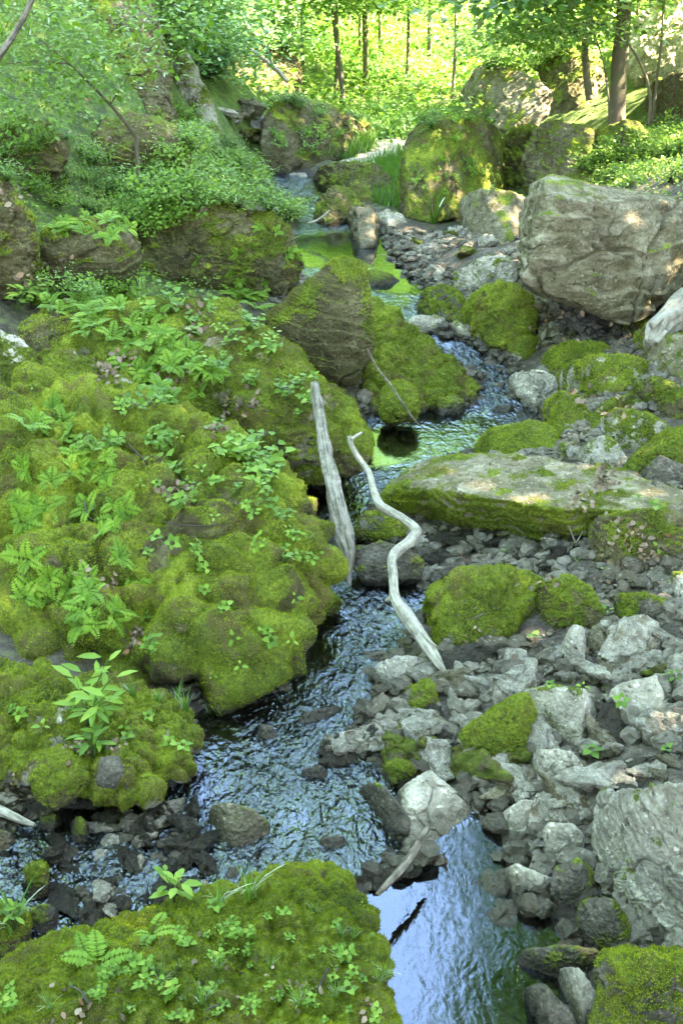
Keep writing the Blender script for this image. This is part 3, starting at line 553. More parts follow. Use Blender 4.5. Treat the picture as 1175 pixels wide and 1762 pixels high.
B('dark_wet_boulder', 'dark wet boulder touching the foot of the plank and the bleached branch', [(602,970),(610,945),(650,932),(700,940),(730,970),(722,1000),(680,1008),(625,1002)], 5.42, 5.6, .14, 'd', 7, 13, .06, fix=True)
B('waterside_ledge', 'orange brown and grey ledge at the waterline left of the lower branch end', [(630,1165),(650,1140),(695,1128),(735,1135),(745,1160),(715,1185),(670,1200),(640,1185)], 4.45, 4.9, .06, 'g', 7, 13, .09, strata=.05)
B('mossy_shard', 'upright moss covered shard among grey rubble below the branch end', [(690,1195),(740,1172),(748,1215),(740,1240),(705,1242)], 4.25, 4.5, .85, 'b', 6, 12, .08)
B('grey_block', 'blocky greenish grey boulder propped on a moss rock amid the rubble', [(898,1240),(900,1190),(925,1180),(1000,1185),(1032,1205),(1025,1255),(1000,1292),(960,1280),(915,1255)], 4.05, 4.35, .16, 'g', 8, 24, .04, bulge=.2, seed=909, chip=.6, hf=.25)
B('moss_wedge', 'dark moss wedge under the blocky greenish grey boulder', [(795,1305),(800,1265),(850,1230),(905,1190),(915,1260),(905,1310),(860,1335),(820,1330)], 3.95, 4.45, .93, 'b', 7, 11, .06, .05)
B('pale_slab', 'smooth pale tilted slab on the mud at the right', [(1038,1250),(1055,1180),(1130,1162),(1158,1245),(1100,1262),(1060,1265)], 4.15, 4.6, .0, 'g', 7, 26, .02, bulge=.12, cuts=2)
B('standing_stone', 'tall pale upright stone standing in the rubble above the blocky boulder', [(962,1150),(965,1110),(985,1075),(1002,1072),(1010,1120),(1005,1165),(980,1170)], 4.55, 4.75, .0, 'g', 7, 16, .07)
B('flat_bottom_stone', 'wide pale stone left of the tall upright stone', [(862,1150),(870,1118),(905,1115),(912,1145),(905,1165),(875,1170)], 4.55, 4.8, .0, 'g', 6, 20, .05)
B('rough_grey_boulder', 'rough pale grey boulder with a dark hole at the still pool', [(675,1375),(700,1345),(735,1322),(770,1350),(800,1375),(822,1410),(800,1440),(760,1450),(750,1480),(700,1490),(690,1450)], 3.25, 4.1, .0, 'g', 8, 16, .05, crack=.05, bulge=.05, hf=.62, cuts=3, chip=1.3)
B('dark_leaning_stone', 'long dark stone leaning against the rough pale boulder in the stream', [(610,1360),(628,1345),(665,1360),(700,1400),(712,1440),(700,1470),(670,1450),(635,1400)], 3.35, 3.75, .06, 'd', 7, 14, .06)
B('mossy_topped_stone', 'small stone with a thick moss cap behind the rough pale boulder', [(655,1340),(662,1320),(690,1313),(714,1330),(715,1355),(690,1370),(665,1362)], 3.8, 4.0, .8, 'd', 6, 10, .06)
B('angular_stone', 'angular pale stone uppermost of the row beside the still pool', [(908,1340),(905,1300),(930,1283),(985,1292),(1005,1320),(1008,1365),(985,1380),(950,1375),(925,1355)], 3.75, 4.1, .0, 'g', 7, 20, .07, crack=.02)
B('pool_rock', 'dark sided pale topped rock at the narrow head of the still pool', [(858,1430),(862,1400),(895,1378),(935,1378),(942,1400),(925,1440),(905,1460),(875,1455)], 3.45, 3.75, .0, 'g', 7, 16, .06)
B('cracked_white_stone', 'white cracked stone overhanging a dark gap beside the still pool', [(925,1440),(945,1415),(995,1420),(1010,1450),(1005,1475),(960,1490),(935,1482)], 3.3, 3.6, .0, 'g', 7, 20, .06, crack=.02)
B('shore_slab', 'flat grey slab at the waterline of the still pool', [(858,1500),(885,1490),(930,1505),(962,1520),(950,1560),(920,1570),(885,1550)], 3.0, 3.3, .0, 'g', 7, 13, .05)
B('moss_side_rock', 'dark rock with a moss side beneath the white cracked stone', [(945,1570),(955,1500),(1000,1480),(1025,1520),(1020,1570),(985,1590)], 3.0, 3.35, .35, 'd', 7, 13, .07)
B('dark_pool_rock', 'dark mossy rock in shade under the big rough slab', [(992,1625),(1000,1560),(1050,1545),(1090,1600),(1085,1660),(1020,1660)], 2.85, 3.15, .4, 'd', 7, 12, .07)
B('big_rough_slab', 'big rough grey limestone slab filling the lower right edge above the pool', [(1010,1475),(1020,1400),(1035,1365),(1090,1355),(1240,1350),(1290,1500),(1280,1680),(1175,1660),(1110,1625),(1070,1560),(1045,1500)], 2.95, 3.75, .1, 'g', 8, 20, .06, strata=.04, crack=.03, bulge=.08, back=.25, cuts=5, seed=246, hf=.2, chip=.7)
B('pool_edge_rock', 'dark wet rock with thin moss jutting into the still pool', [(885,1670),(900,1638),(960,1632),(1030,1640),(1045,1680),(1000,1700),(930,1695)], 2.72, 2.98, .45, 'd', 7, 13, .06)
B('upright_white_stone', 'whitish upright stone between two mossy rocks at the bottom right corner', [(958,1700),(962,1668),(1000,1668),(1025,1710),(1034,1790),(1000,1800),(975,1745)], 2.5, 2.72, .0, 'g', 7, 16, .06)
B('wet_foot_rock', 'dark wet rock at the bottom of the picture beside the whitish upright stone', [(895,1730),(905,1705),(940,1700),(985,1745),(1010,1820),(950,1830)], 2.42, 2.66, .05, 'd', 7, 12, .06)
B('corner_moss_rock', 'furry dark green moss rock in the bottom right corner', [(1030,1770),(1028,1690),(1050,1660),(1110,1660),(1175,1665),(1260,1660),(1270,1850),(1030,1850)], 2.4, 2.85, .66, 'd', 7, 8, .12, .1)
B('pale_stream_boulder', 'pale cream boulder standing in the stream left of centre', [(358,1425),(362,1390),(385,1380),(430,1395),(462,1420),(468,1450),(435,1465),(410,1478),(385,1462)], 3.42, 3.75, .04, 't', 7, 14, .06)
B('forked_stone', 'pale forked stone under the low rounded moss boulder', [(272,1418),(280,1382),(318,1374),(320,1392),(308,1425)], 3.6, 3.75, .0, 'g', 6, 20, .06, cat='rock')
B('greenish_stone', 'little greenish stone left of the pale forked stone', [(228,1430),(232,1405),(258,1398),(262,1420),(245,1438)], 3.55, 3.7, .2, 'd', 6, 14, .06, cat='rock')
B('flat_pale_stone', 'flat pale triangular stone between the cream boulder and the gravel', [(325,1462),(335,1448),(368,1448),(366,1478),(350,1486)], 3.3, 3.45, .0, 'g', 6, 20, .05, cat='rock')
B('brown_moss_stone', 'brown and moss boulder under the leafy plant at the left', [(42,1335),(55,1300),(95,1290),(135,1310),(152,1345),(125,1375),(85,1395),(55,1375)], 3.42, 3.62, .62, 'b', 7, 10, .06, .04, fix=True)
B('bare_log_stone', 'long pale stone by dry leaves at the left edge above the stream', [(-20,1350),(5,1310),(40,1288),(52,1300),(40,1345),(20,1368),(-10,1375)], 3.5, 3.75, .15, 't', 6, 12, .06)
B('cube_stone', 'grey stone wedged in the front of the low rounded moss boulder', [(165,1345),(170,1305),(205,1300),(214,1330),(195,1350)], 3.44, 3.5, .0, 'd', 6, 20, .06, fix=True, cat='rock')
B('left_edge_stone', 'pale round stone at the left edge of the gravel bed', [(-20,1475),(-10,1430),(20,1435),(28,1460),(10,1480)], 3.35, 3.55, .2, 't', 6, 10, .06, cat='rock')
B('moss_tuft_stone', 'upright stone with a moss strip in the gravel bed', [(122,1455),(120,1415),(140,1408),(158,1430),(155,1460),(140,1468)], 3.4, 3.55, .7, 'd', 6, 10, .06)
B('little_moss_stone', 'low moss stone at the upper left of the gravel bed', [(62,1435),(70,1410),(95,1405),(110,1425),(95,1445)], 3.5, 3.65, .75, 'd', 6, 10, .06)
B('triangular_stone', 'small dark triangular stone in the gravel bed', [(100,1485),(115,1465),(140,1475),(130,1490)], 3.3, 3.38, .1, 'd', 5, 20, .05, cat='rock')
B('corner_moss_boulder', 'brown moss boulder at the left edge under long grass leaves', [(-60,1660),(-60,1575),(0,1562),(40,1580),(52,1620),(45,1665),(10,1680)], 2.85, 3.15, .7, 'b', 7, 9, .06, .04)
B('second_moss_rock', 'dark moss rock right of the brown moss boulder at the left edge', [(45,1610),(50,1570),(80,1560),(108,1580),(105,1610),(70,1625)], 2.95, 3.15, .6, 'd', 6, 10, .06)
B('upper_moss_bump', 'moss bump behind the dark moss rock at the gravel edge', [(45,1540),(48,1495),(70,1485),(88,1510),(85,1555),(60,1560)], 3.1, 3.3, .85, 'b', 6, 9, .06, .06)
B('low_wet_stone', 'low dark grey wet stone at the lower left of the gravel bed', [(65,1640),(80,1612),(120,1605),(150,1620),(150,1645),(105,1650)], 2.85, 3.02, .0, 'd', 6, 10, .05)
B('midstream_stone', 'dark pointed stone breaking the surface in the middle of the stream', [(515,1345),(520,1325),(550,1318),(572,1335),(560,1352),(530,1355)], 3.75, 3.9, .0, 'd', 6, 12, .06)
B('submerged_stone', 'low brown stone barely above the water near the foot of the huge moss boulder', [(440,1275),(448,1245),(470,1250),(478,1280),(455,1285)], 4.05, 4.25, .0, 'd', 5, 10, .06)
B('riffle_ledge', 'dark flat ledge where the stream drops in front of the rubble', [(500,1245),(530,1225),(580,1215),(595,1228),(560,1248),(515,1258)], 4.15, 4.4, .0, 'd', 6, 14, .06)
B('stream_flat_stone', 'flat dark stone under thin water near the bottom stream edge', [(545,1470),(555,1440),(590,1440),(605,1465),(575,1485)], 3.25, 3.45, .0, 'd', 6, 10, .05)
B('hillside_ledge', 'brown rock ledge with thin moss jutting from the left hillside below the bluff', [(140,270),(165,215),(230,195),(300,215),(325,270),(290,330),(220,345),(160,320)], 11.0, 11.5, .4, 'b', 7, 26, .06, strata=.08, fix=True)
B('hillside_ledge', 'dark rock shelf at the photo edge high on the left hillside', [(-60,235),(0,200),(80,210),(120,250),(100,300),(20,310),(-60,300)], 9.9, 10.3, .35, 'b', 7, 26, .06, strata=.08, fix=True)
FAR_TREES = [(-9,30,.85),(-5,36,.8),(-1,42,.8),(3,44,.8),(7,41,.85),(-13,26,.9),(12,42,1.),(0,52,.8),(-8,46,.9),(8,52,.9),(-10,20,.7),(18,45,1.),(-18,36,1.1),(24,44,1.2),(-3,60,.9),(13,60,1.),(-14,57,1.)]
SHADE_TREES = [(10.5,12.2,.75),(7.5,-.5,1.0),(7.5,3.5,.95),(8,8.2,.95),(11.5,2,1.1),(12,6,1.05),(11.5,-2,1.)]  # unseen trees, added to keep direct sun off the near ravine
SKY_BLOCK_TREES = [(-10,6,.9),(-11,12,.9),(-1.5,-11,1.),(4,-12,1.),(10,-10,1.),(-9.5,0,.8),(-4.5,-6,.9),(1,-8,.9),(6,-7,.9),(-9,-4,.9)]  # unseen trees, added to block low sky light from behind and left
# ---------------------------------------------------------------- finding real surfaces to stand things on
bpy.context.view_layer.update(); DG = bpy.context.evaluated_depsgraph_get(); ORI = Vector((0, 0, CAMZ))
def hit(px, py):
    d = Vector(ray(px, py)).normalized(); ok, l, n, i, ob, _ = scene.ray_cast(DG, ORI, d)
    if ok and ob.name == 'water':
        ok, l, n, i, ob, _ = scene.ray_cast(DG, l+d*.01, d)
    return (np.array(l), np.array(n), ob.name) if ok else None
def drop(x, y, z=9):
    ok, l, n, i, ob, _ = scene.ray_cast(DG, Vector((x, y, z)), Vector((0, 0, -1)))
    if ok and ob.name == 'water': ok, l, n, i, ob, _ = scene.ray_cast(DG, l+Vector((0, 0, -.005)), Vector((0, 0, -1)))
    return (np.array(l), np.array(n), ob.name) if ok else None
def inpoly(poly, n, rg):
    P = np.array(poly, float); lo, hi = P.min(0), P.max(0); out = []
    while len(out) < n:
        q = rg.uniform(lo, hi)
        if sdist(np.array([q[0]]), np.array([q[1]]), P)[0] < 0: out.append(q)
    return out
def scatter(poly, n, seed, want=None, minz=-1.):
    rg = np.random.default_rng(seed); out = []; k = 0
    while len(out) < n and k < 6:
        for q in inpoly(poly, n, rg):
            h = hit(*q)
            if h is not None and (want is None or want(h)) and h[1][2] > minz: out.append(h)
            if len(out) >= n: break
        k += 1
    return out
soil = lambda h: h[2] == 'ground'
rocky = lambda h: h[2] != 'ground'
R2 = np.random.default_rng(5)
# small loose stones: prototypes, then copies
def stone_mesh(i, mat, moss=0., lod=5, flat=.7):
    rg = np.random.default_rng(700+i); D, F = ico(lod)
    n = unit(rg.normal(size=(11, 3))); d = rg.uniform(.62, 1, 11); n = np.vstack([n, [[0,0,1],[0,0,-1]]]); d = np.append(d, [.6, .6])
    V = D*((np.clip(D@n.T/d, 0, None)**20).sum(1)**(-1/20))[:,None]*.5*np.array([rg.uniform(.8, 1.3), rg.uniform(.65, .95), flat]); N = vnormals(V, F)
    V = V+N*(.10*facet(V*3.2+i*5, i)+.02*facet(V*9+i, i+3)+.02*fbm(V*4+i*9, i, 5, .6)+.012*fbm(V*14+i, i, 3))[:,None]
    mm = np.clip(moss+fbm(V*3+i*3, i+3, 3)*1.4+N[:,2]*.3, 0, 1) if moss else np.zeros(len(V))
    return mesh('stone', V, F, mat, {'moss': mm, 'wet': V[:,0]*0+(1. if mat is DARK and not moss else 0)})
PG = [stone_mesh(i, GREY) for i in range(9)]+[stone_mesh(20+i, TAN) for i in range(2)]
PD = [stone_mesh(40+i, DARK) for i in range(6)]; PM = [stone_mesh(60+i, BROWN, .55) for i in range(4)]
def stones(poly, n, seed, smin, smax, protos, label, group, name='stone', want=soil):
    rg = np.random.default_rng(seed)
    for l, nr, _ in scatter(poly, n, seed, want):
        s = smin+(smax-smin)*rg.random()**2.2; o = bpy.data.objects.new(name, protos[rg.integers(len(protos))]); COL.objects.link(o)
        o.location = l+np.array([0, 0, s*(.26 if 'gravel bed' in group else .12)]); o.scale = (s, s*rg.uniform(.8, 1.1), s*rg.uniform(.75, 1.1)); o.rotation_euler = (rg.normal()*.35, rg.normal()*.35, rg.uniform(0, 6.3))
        tag(o, label, 'stone', group)
RUB = [(600,1200),(720,1150),(860,1110),(960,1100),(1175,1090),(1175,1370),(1030,1360),(1000,1420),(850,1420),(800,1380),(740,1330),(640,1320),(570,1290)]
stones(RUB, 112, 21, .06, .24, PG+PG+PM[:1]+PD[:2], 'loose angular grey stone among the rubble on the right bank', 'loose stones of the right bank rubble')
stones([(700,900),(880,915),(1000,930),(960,990),(900,980),(820,975),(740,1030),(700,1000),(740,950)], 36, 22, .06, .17, PD+PG[:4], 'dark stone in the shaded gap below the overhanging slab', 'stones in the shaded gap below the overhanging slab')
stones([(560,1290),(640,1240),(720,1230),(800,1260),(800,1340),(740,1330),(640,1350),(570,1330)], 24, 23, .07, .18, PD+PM[:1]+PG[:2], 'wet dark stone at the stream edge beside the rough pale boulder', 'wet stones where the stream bends round the rubble')
stones([(80,1440),(200,1400),(330,1390),(360,1480),(420,1500),(320,1580),(200,1640),(110,1600)], 64, 24, .045, .12, PD+PD+PG[:3]+PM[:1], 'small wet dark stone in the shallow gravel bed at the left', 'wet stones of the shallow gravel bed')
stones([(570,1500),(620,1480),(700,1465),(760,1460),(760,1490),(690,1520),(630,1550),(580,1545)], 14, 31, .03, .08, PD, 'wet dark stone in the bar between stream and still pool', 'wet stones of the bar beside the still pool')
stones([(680,400),(790,395),(880,430),(780,450),(760,490),(700,440)], 22, 25, .08, .26, PG+PM, 'stone on the low spit beside the upper pond', 'stones on the spit beside the upper pond')
stones([(900,560),(1090,560),(1080,600),(1000,590),(900,620)], 12, 26, .08, .18, PG+PM+PD, 'stone in the dark hollow under the large tan boulder', 'stones under the large tan boulder')
stones([(490,290),(560,300),(570,380),(530,400),(520,350),(480,320)], 14, 27, .1, .3, PG+PD+PM, 'stone in the narrow channel upstream of the pond', 'stones of the narrow upper channel')
stones([(950,700),(1175,700),(1175,860),(1060,850),(950,800)], 10, 28, .08, .18, PG+PM, 'pale stone wedged between the mossy rocks of the boulder heap', 'stones wedged in the boulder heap')
stones([(370,170),(460,200),(450,280),(400,240)], 8, 29, .2, .45, PG+PM, 'stone in the far streambed at the top of the valley', 'stones of the far streambed')
# gravel as one mass, strewn in plan over banks and bed
def gravel_bed():
    parts = []; D, F = ico(2); rg = np.random.default_rng(3); vs, fs, mo, we, o = [], [], [], [], 0
    tries = 30000; xs = rg.uniform(-2.6, 3.2, tries); ys = 2.2+rg.random(tries)**1.2*11; sdv = sdist(xs, ys)
    for x, y, sd in zip(xs, ys, sdv):
        f = noise(np.array([[x*1.3, y*1.3, 0]]), 4)[0]
        if sd > .15 and (x < -.6 or f < -.25): continue
        if sd > 1.6: continue
        z = ground_at(x, y); s = .008+(.06 if x > .1 else .03)*rg.random()**2.4
        d = D*(1+.35*rg.normal(size=(len(D), 1)).clip(-1.5, 1.5)*.5)*np.array([1, rg.uniform(.6, 1), rg.uniform(.45, .8)])*s; a = rg.uniform(0, 6.3)
        d = np.stack([d[:,0]*math.cos(a)-d[:,1]*math.sin(a), d[:,0]*math.sin(a)+d[:,1]*math.cos(a), d[:,2]], 1)
        vs.append(d+np.array([x, y, z+s*.3])); fs.append(F+o); o += len(D); we.append(np.full(len(D), 1. if z < wz(y)+.03 else 0.))
    V = np.concatenate(vs); return V, np.concatenate(fs), np.concatenate(we)
GRAVEL = rock_mat('gravel_mix', (.05,.042,.032), (.16,.138,.108), (.34,.305,.25), (.12,.095,.065))
V, F, we = gravel_bed()
tag(obj('gravel', mesh('gravel', V, F, GRAVEL, {'moss': we*0, 'wet': we}, smooth=False)), 'loose grey gravel strewn over the banks and streambed', 'gravel', kind='stuff')
# footpath
pc = [on_ground(x, y) for x, y in ((560,262+40),(600,285),(640,277),(668,268),(682,256),(672,240))]
def strip(ctr, w):
    V = []; 
    for i, c in enumerate(ctr):
        t = unit(np.array(ctr[min(i+1, len(ctr)-1)])-np.array(ctr[max(i-1, 0)])); sdv = np.array([t[1], -t[0], 0])
        for k in np.linspace(-1, 1, 7):
            q = c+sdv*w*k*(1+.2*math.sin(i*2.1+k)); V.append([q[0], q[1], ground_at(q[0], q[1])+.03-.03*k*k])
    return np.array(V), grid_faces(len(ctr), 7)
cc = []
for a, b in zip(pc[1:-1], pc[2:]): cc += [a+(b-a)*t for t in np.linspace(0, 1, 8, endpoint=False)]
V, F = strip(cc, .28); tag(obj('footpath', mesh('footpath', V, F, path_mat())), 'pale trodden earth path curving through the grass', 'path', kind='structure')
# ---------------------------------------------------------------- dead wood
def limb(name, label, cat, pts, rad, mat, rough=.25, seg=14, extra=None, group=None):
    P = [at(*p) for p in pts]; base = np.array(P[0]); GRAIN.clear(); V, F = tube(P, rad, seg*2, rough*max(rad), 3, 12); parts = [(V, F)]
    for e, r in (extra or []): parts.append(tube([at(*p) for p in e], r, 7, .3*max(r), 5, 4))
    V, F = join(parts); o = obj(name, mesh(name, V-base, F, mat, {'grain': np.concatenate(GRAIN)}), None, base); return tag(o, label, cat, group)
limb('driftwood_branch', 'bleached crooked bare branch leaning from the ridge boulder down to the rubble', 'branch',
  [(602,752,6.25),(606,768,6.2),(618,790,6.1),(634,812,6.0),(642,840,5.9),(652,868,5.78),(672,880,5.7),(694,893,5.6),(715,912,5.48),(706,930,5.4),(684,948,5.3),(674,965,5.22),(677,1000,5.05),(680,1030,4.92),(698,1058,4.8),(722,1092,4.65),(746,1128,4.5),(768,1162,4.4)],
  [.018,.014,.016,.017,.019,.025,.024,.022,.026,.029,.029,.023,.022,.024,.035,.031,.026,.006], DRIFT, .35, 16,
  [([(672,1030,4.94),(662,1034,4.95)], [.016,.003]), ([(725,1090,4.62),(750,1112,4.5)], [.010,.003]), ([(735,1105,4.58),(762,1140,4.42)], [.010,.002]), ([(604,756,6.2),(622,744,6.25)], [.010,.008])])
limb('weathered_plank', 'grey weathered splintered log standing upright against the ridge boulder', 'log',
  [(541,660,6.62),(546,690,6.5),(552,730,6.35),(560,780,6.15),(572,830,5.95),(583,880,5.75),(594,925,5.6),(599,950,5.52),(598,985,5.46),(602,1008,5.4)],
  [.022,.030,.034,.038,.042,.047,.05,.040,.018,.004], PLANK, .55, 16, [([(590,905,5.62),(586,945,5.56),(590,968,5.5)], [.02,.014,.003]), ([(575,845,5.88),(600,930,5.54),(609,960,5.5)], [.012,.018,.004])])
limb('weathered_log', 'thick weathered hollow log end poking in at the right edge', 'log', [(1118,592,7.9),(1130,568,8.0),(1155,545,8.1),(1190,515,8.3),(1240,480,8.6)], [.05,.085,.095,.10,.11], DRIFT, .6, 18, [([(1120,560,7.9),(1140,548,7.95)], [.03,.01]), ([(1128,590,7.85),(1145,570,7.9)], [.03,.02])])
limb('dark_stick', 'dark wet forked stick resting on the rough pale boulder and dipping into the pool', 'stick', [(735,1425,3.3),(722,1445,3.25),(712,1465,3.2),(690,1495,3.12),(668,1520,3.05),(648,1540,3.0)], [.010,.014,.014,.013,.012,.006], STICK, .4, 10, [([(722,1445,3.24),(712,1432,3.26)], [.008,.003])])
limb('thin_twig', 'long thin bare twig lying across the wet stones', 'twig', [(560,1282,4.0),(590,1262,4.05),(640,1252,4.1),(700,1250,4.12),(760,1252,4.12),(805,1254,4.12)], [.004,.006,.006,.006,.006,.004], STICK, .2, 7)
limb('bare_twig', 'thin grey bent twig hanging down the sloping mossy slab', 'twig', [(632,600,8.1),(648,632,8.0),(670,660,7.8),(690,690,7.65),(715,725,7.55),(742,745,7.5)], [.007,.008,.008,.007,.006,.003], STICK, .2, 7)
limb('bare_twig', 'forked pale twig sticking up above the right edge boulder', 'twig', [(1002,965,5.45),(990,935,5.5),(978,905,5.5)], [.005,.005,.002], DRIFT, .2, 7, [([(990,935,5.5),(1002,915,5.5)], [.004,.002]), ([(994,948,5.5),(970,938,5.5)], [.004,.002])])
limb('root_stick', 'smooth brown root at the left edge above the gravel bed', 'stick', [(-40,1380,3.6),(0,1395,3.55),(30,1408,3.5),(60,1420,3.48)], [.022,.02,.016,.008], DRIFT, .2, 10)
limb('fallen_twig', 'dead twig lying at the head of the upper pond', 'twig', [(530,385,12.9),(548,378,12.9),(568,362,12.9)], [.012,.015,.01], DRIFT, .2, 7)
limb('dead_bough', 'pale dead bough propped in the shrubs in front of the recessed bluff', 'branch', [(495,140,18.6),(470,115,18.5),(445,95,18.4),(420,75,18.4)], [.035,.03,.022,.01], DRIFT, .3, 8, [([(470,115,18.5),(462,90,18.3),(452,70,18.3)], [.02,.014,.006]), ([(445,95,18.4),(425,95,18.3)], [.015,.006])])
# ---------------------------------------------------------------- moss fur on the boulders
FUR = []
def fur(o, V, F, N, mm, S, base, dens, ln):
    T = V[F]; c = T.mean(1); A = np.linalg.norm(np.cross(T[:,1]-T[:,0], T[:,2]-T[:,0]), axis=1)*.5; m = mm[F].mean(1)
    C = c+base; ok = (C[:,2] > wz(C[:,1])-.01) & (m > .35); w = A*np.clip((m-.3)*2, 0, 1)*ok; n = int(w.sum()*dens)
    if n < 600: return
    n = min(n, 150000); i = RNG.choice(len(w), n, p=w/w.sum()); r = RNG.random((n, 2)); r = np.where(r.sum(1, keepdims=True) > 1, 1-r, r)
    P = T[i,0]+(T[i,1]-T[i,0])*r[:,:1]+(T[i,2]-T[i,0])*r[:,1:]; nn = unit(np.cross(T[i,1]-T[i,0], T[i,2]-T[i,0])); D = unit(nn+rdir(n)*.75+np.array([0,0,.25]))
    s = ln*RNG.uniform(.5, 1.3, n)
    V2, F2, v = leafset(P-nn*.002, D, rdir(n), s, BLADE, .30)
    pv = np.repeat(fbm((P+base)*6, 8, 4, .6)*.8+fbm((P+base)*1.6, 9, 3)*.7, 3); v = np.clip(v*.45+.27+pv, 0, 1)
    kid(o, tag(obj('moss', mesh('moss', V2, F2, MOSSM, {'v': v}, smooth=False), o), kind='stuff'))
for (o, V, F, N, mm, S, tf, base) in ROCKS:
    Y = base[1]
    if Y < 10.4 and mm.mean() > .08 and tf: fur(o, V, F, N, mm, S, base, 30000*(4.0/max(Y, 2.6))**1.35, .0105*max(1, (Y/4)**.6))
# ---------------------------------------------------------------- plants
def place(root, l, n=None, s=1., rz=None, lean=.5):
    root.location = l; v = Vector((0, 0, 1)) if n is None else (Vector((0, 0, 1))*(1-lean)+Vector(n)*lean).normalized()
    q = v.to_track_quat('Z', 'Y'); z = Matrix.Rotation(R2.uniform(0, 6.3) if rz is None else rz, 4, 'Z')
    root.rotation_euler = (q.to_matrix().to_4x4() @ z).to_euler(); root.scale = (s, s, s)
def frond_mesh(seed, L=.22, n=15):
    rg = np.random.default_rng(seed); t = np.linspace(0, 1, 26); bend = rg.uniform(.55, .95); side = rg.uniform(-.12, .12)
    C = np.stack([side*t*t*L, L*(t-.12*t*t), L*(bend*t-.95*bend*t*t)], 1); tg = unit(np.gradient(C, axis=0)); P, D, S = [], [], []
    for k in range(n):
        u = .10+.88*k/(n-1); i = int(u*25); w = math.sin(math.pi*min(1, (u*.86+.17)))**.8*L*.23*rg.uniform(.9, 1.1)+.002
        for sgn in (-1, 1): P.append(C[i]); D.append(unit(np.cross(tg[i], [0, 0, 1])*sgn+tg[i]*.28+np.array([0, 0, -.12])+rg.normal(size=3)*.05)); S.append(w)
    P.append(C[-1]); D.append(tg[-1]); S.append(L*.06)
    V, F, v = leafset(P, D, np.tile([0, 0, 1.], (len(P), 1)), S, DIAM, .75); v = v*.4+.5
    a, b = tube(C[::3], np.linspace(.0016, .0004, len(C[::3])), 3, sub=1)
    return mesh('frond', np.vstack([V, a]), np.vstack([F, b+len(V)]), FERNM, {'v': np.append(v, np.full(len(a), .2))}, smooth=False)
FR = [frond_mesh(i) for i in range(5)]
def fern_proto(k, seed):
    rg = np.random.default_rng(seed); r = bpy.data.objects.new('fern', None); COL.objects.link(r)
    for i in range(k):
        f = obj('frond', FR[rg.integers(5)], r); f.rotation_euler = (rg.uniform(-.15, .45), 0, i*6.283/k+rg.uniform(-.4, .4)); s = rg.uniform(.65, 1.15); f.scale = (s, s, s); kid(r, f)
    return r
FP = [fern_proto(k, 40+k) for k in (4, 5, 6, 7)]; used = set()
def spawn(proto, h, s, label, cat, group=None, lean=.5, rz=None):
    if proto.name in used: o = dup(proto)
    else: o = proto; used.add(proto.name)
    for k in ('label', 'category', 'group'):
        if k in o: del o[k]
    place(o, h[0], h[1], s, rz, lean); return tag(o, label, cat, group)
def plant_proto(name, seed, stems, leaves, hgt, lsz, tmpl=LEAF, mat=None, spread=.5, width=1., droop=.1, mode='along'):
    """a leafy plant: root Empty > stem, leaves"""
    rg = np.random.default_rng(seed); r = bpy.data.objects.new(name, None); COL.objects.link(r); tb, P, D, Nn, S = [], [], [], [], []
    for i in range(stems):
        a = rg.uniform(0, 6.28); sp = spread*rg.uniform(.3, 1)*(0 if stems == 1 else 1)+.08; h = hgt*rg.uniform(.6, 1.1); d = np.array([math.cos(a)*sp, math.sin(a)*sp, 1.])
        C = np.array([d*h*t*np.array([t+.3, t+.3, 1])/1. for t in np.linspace(0, 1, 5)]); tb.append(tube(C, np.linspace(.0035, .0012, 5)*(hgt/.15)**.5, 4, sub=1))
        for k in range(leaves):
            u = (.35+.65*(k+1)/leaves) if mode == 'along' else rg.uniform(.85, 1); q = C[0]*0+np.array([np.interp(u, np.linspace(0, 1, 5), C[:,j]) for j in range(3)])
            aa = k*2.4+rg.uniform(-.4, .4) if mode == 'along' else k*6.283/leaves+rg.uniform(-.3, .3); dd = unit(np.array([math.cos(aa), math.sin(aa), rg.uniform(.0, .45)-droop]))
            off = dd*lsz*.25; P.append(q+off); D.append(dd); Nn.append(unit(np.array([0, 0, 1])+rg.normal(size=3)*.22)); S.append(lsz*rg.uniform(.65, 1.15))
    V, F = join(tb); kid(r, obj('stem', mesh('stem', V, F, STEM), r)); V, F, v = leafset(P, D, Nn, S, tmpl, width)
    kid(r, obj('leaves', mesh('leaves', V, F, mat or LEAFM, {'v': v}, smooth=True), r)); return r
def bush_proto(name, seed, n, R, H, lsz, mat, tmpl=DIAM, width=1.):
    rg = np.random.default_rng(seed); r = bpy.data.objects.new(name, None); COL.objects.link(r); tb, P, D = [], [], []
    ns = max(6, n//14)
    for i in range(ns):
        a = rg.uniform(0, 6.28); q = np.array([math.cos(a)*R*rg.random()**.5, math.sin(a)*R*rg.random()**.5, H*rg.uniform(.4, 1)]); tb.append(tube([q*0, q*np.array([.4,.4,.6]), q], [.004, .003, .001], 3, sub=1))
        m = n//ns; t = rg.uniform(.35, 1.05, m)[:,None]; pp = q*t*np.array([1, 1, 1.])+rg.normal(size=(m, 3))*R*.14*np.array([1, 1, .5]); P.append(pp); D.append(unit(rg.normal(size=(m, 3))*np.array([1, 1, .35])+q/R*.4))
    P = np.concatenate(P); D = np.concatenate(D); Nn = unit(np.array([0, 0, 1.])+rg.normal(size=P.shape)*.35)
    V, F = join(tb); kid(r, obj('stem', mesh('stem', V, F, STEM), r)); V, F, v = leafset(P, D, Nn, lsz*rg.uniform(.6, 1.2, len(P)), tmpl, width)
    kid(r, obj('leaves', mesh('leaves', V, F, mat, {'v': v}), r)); return r
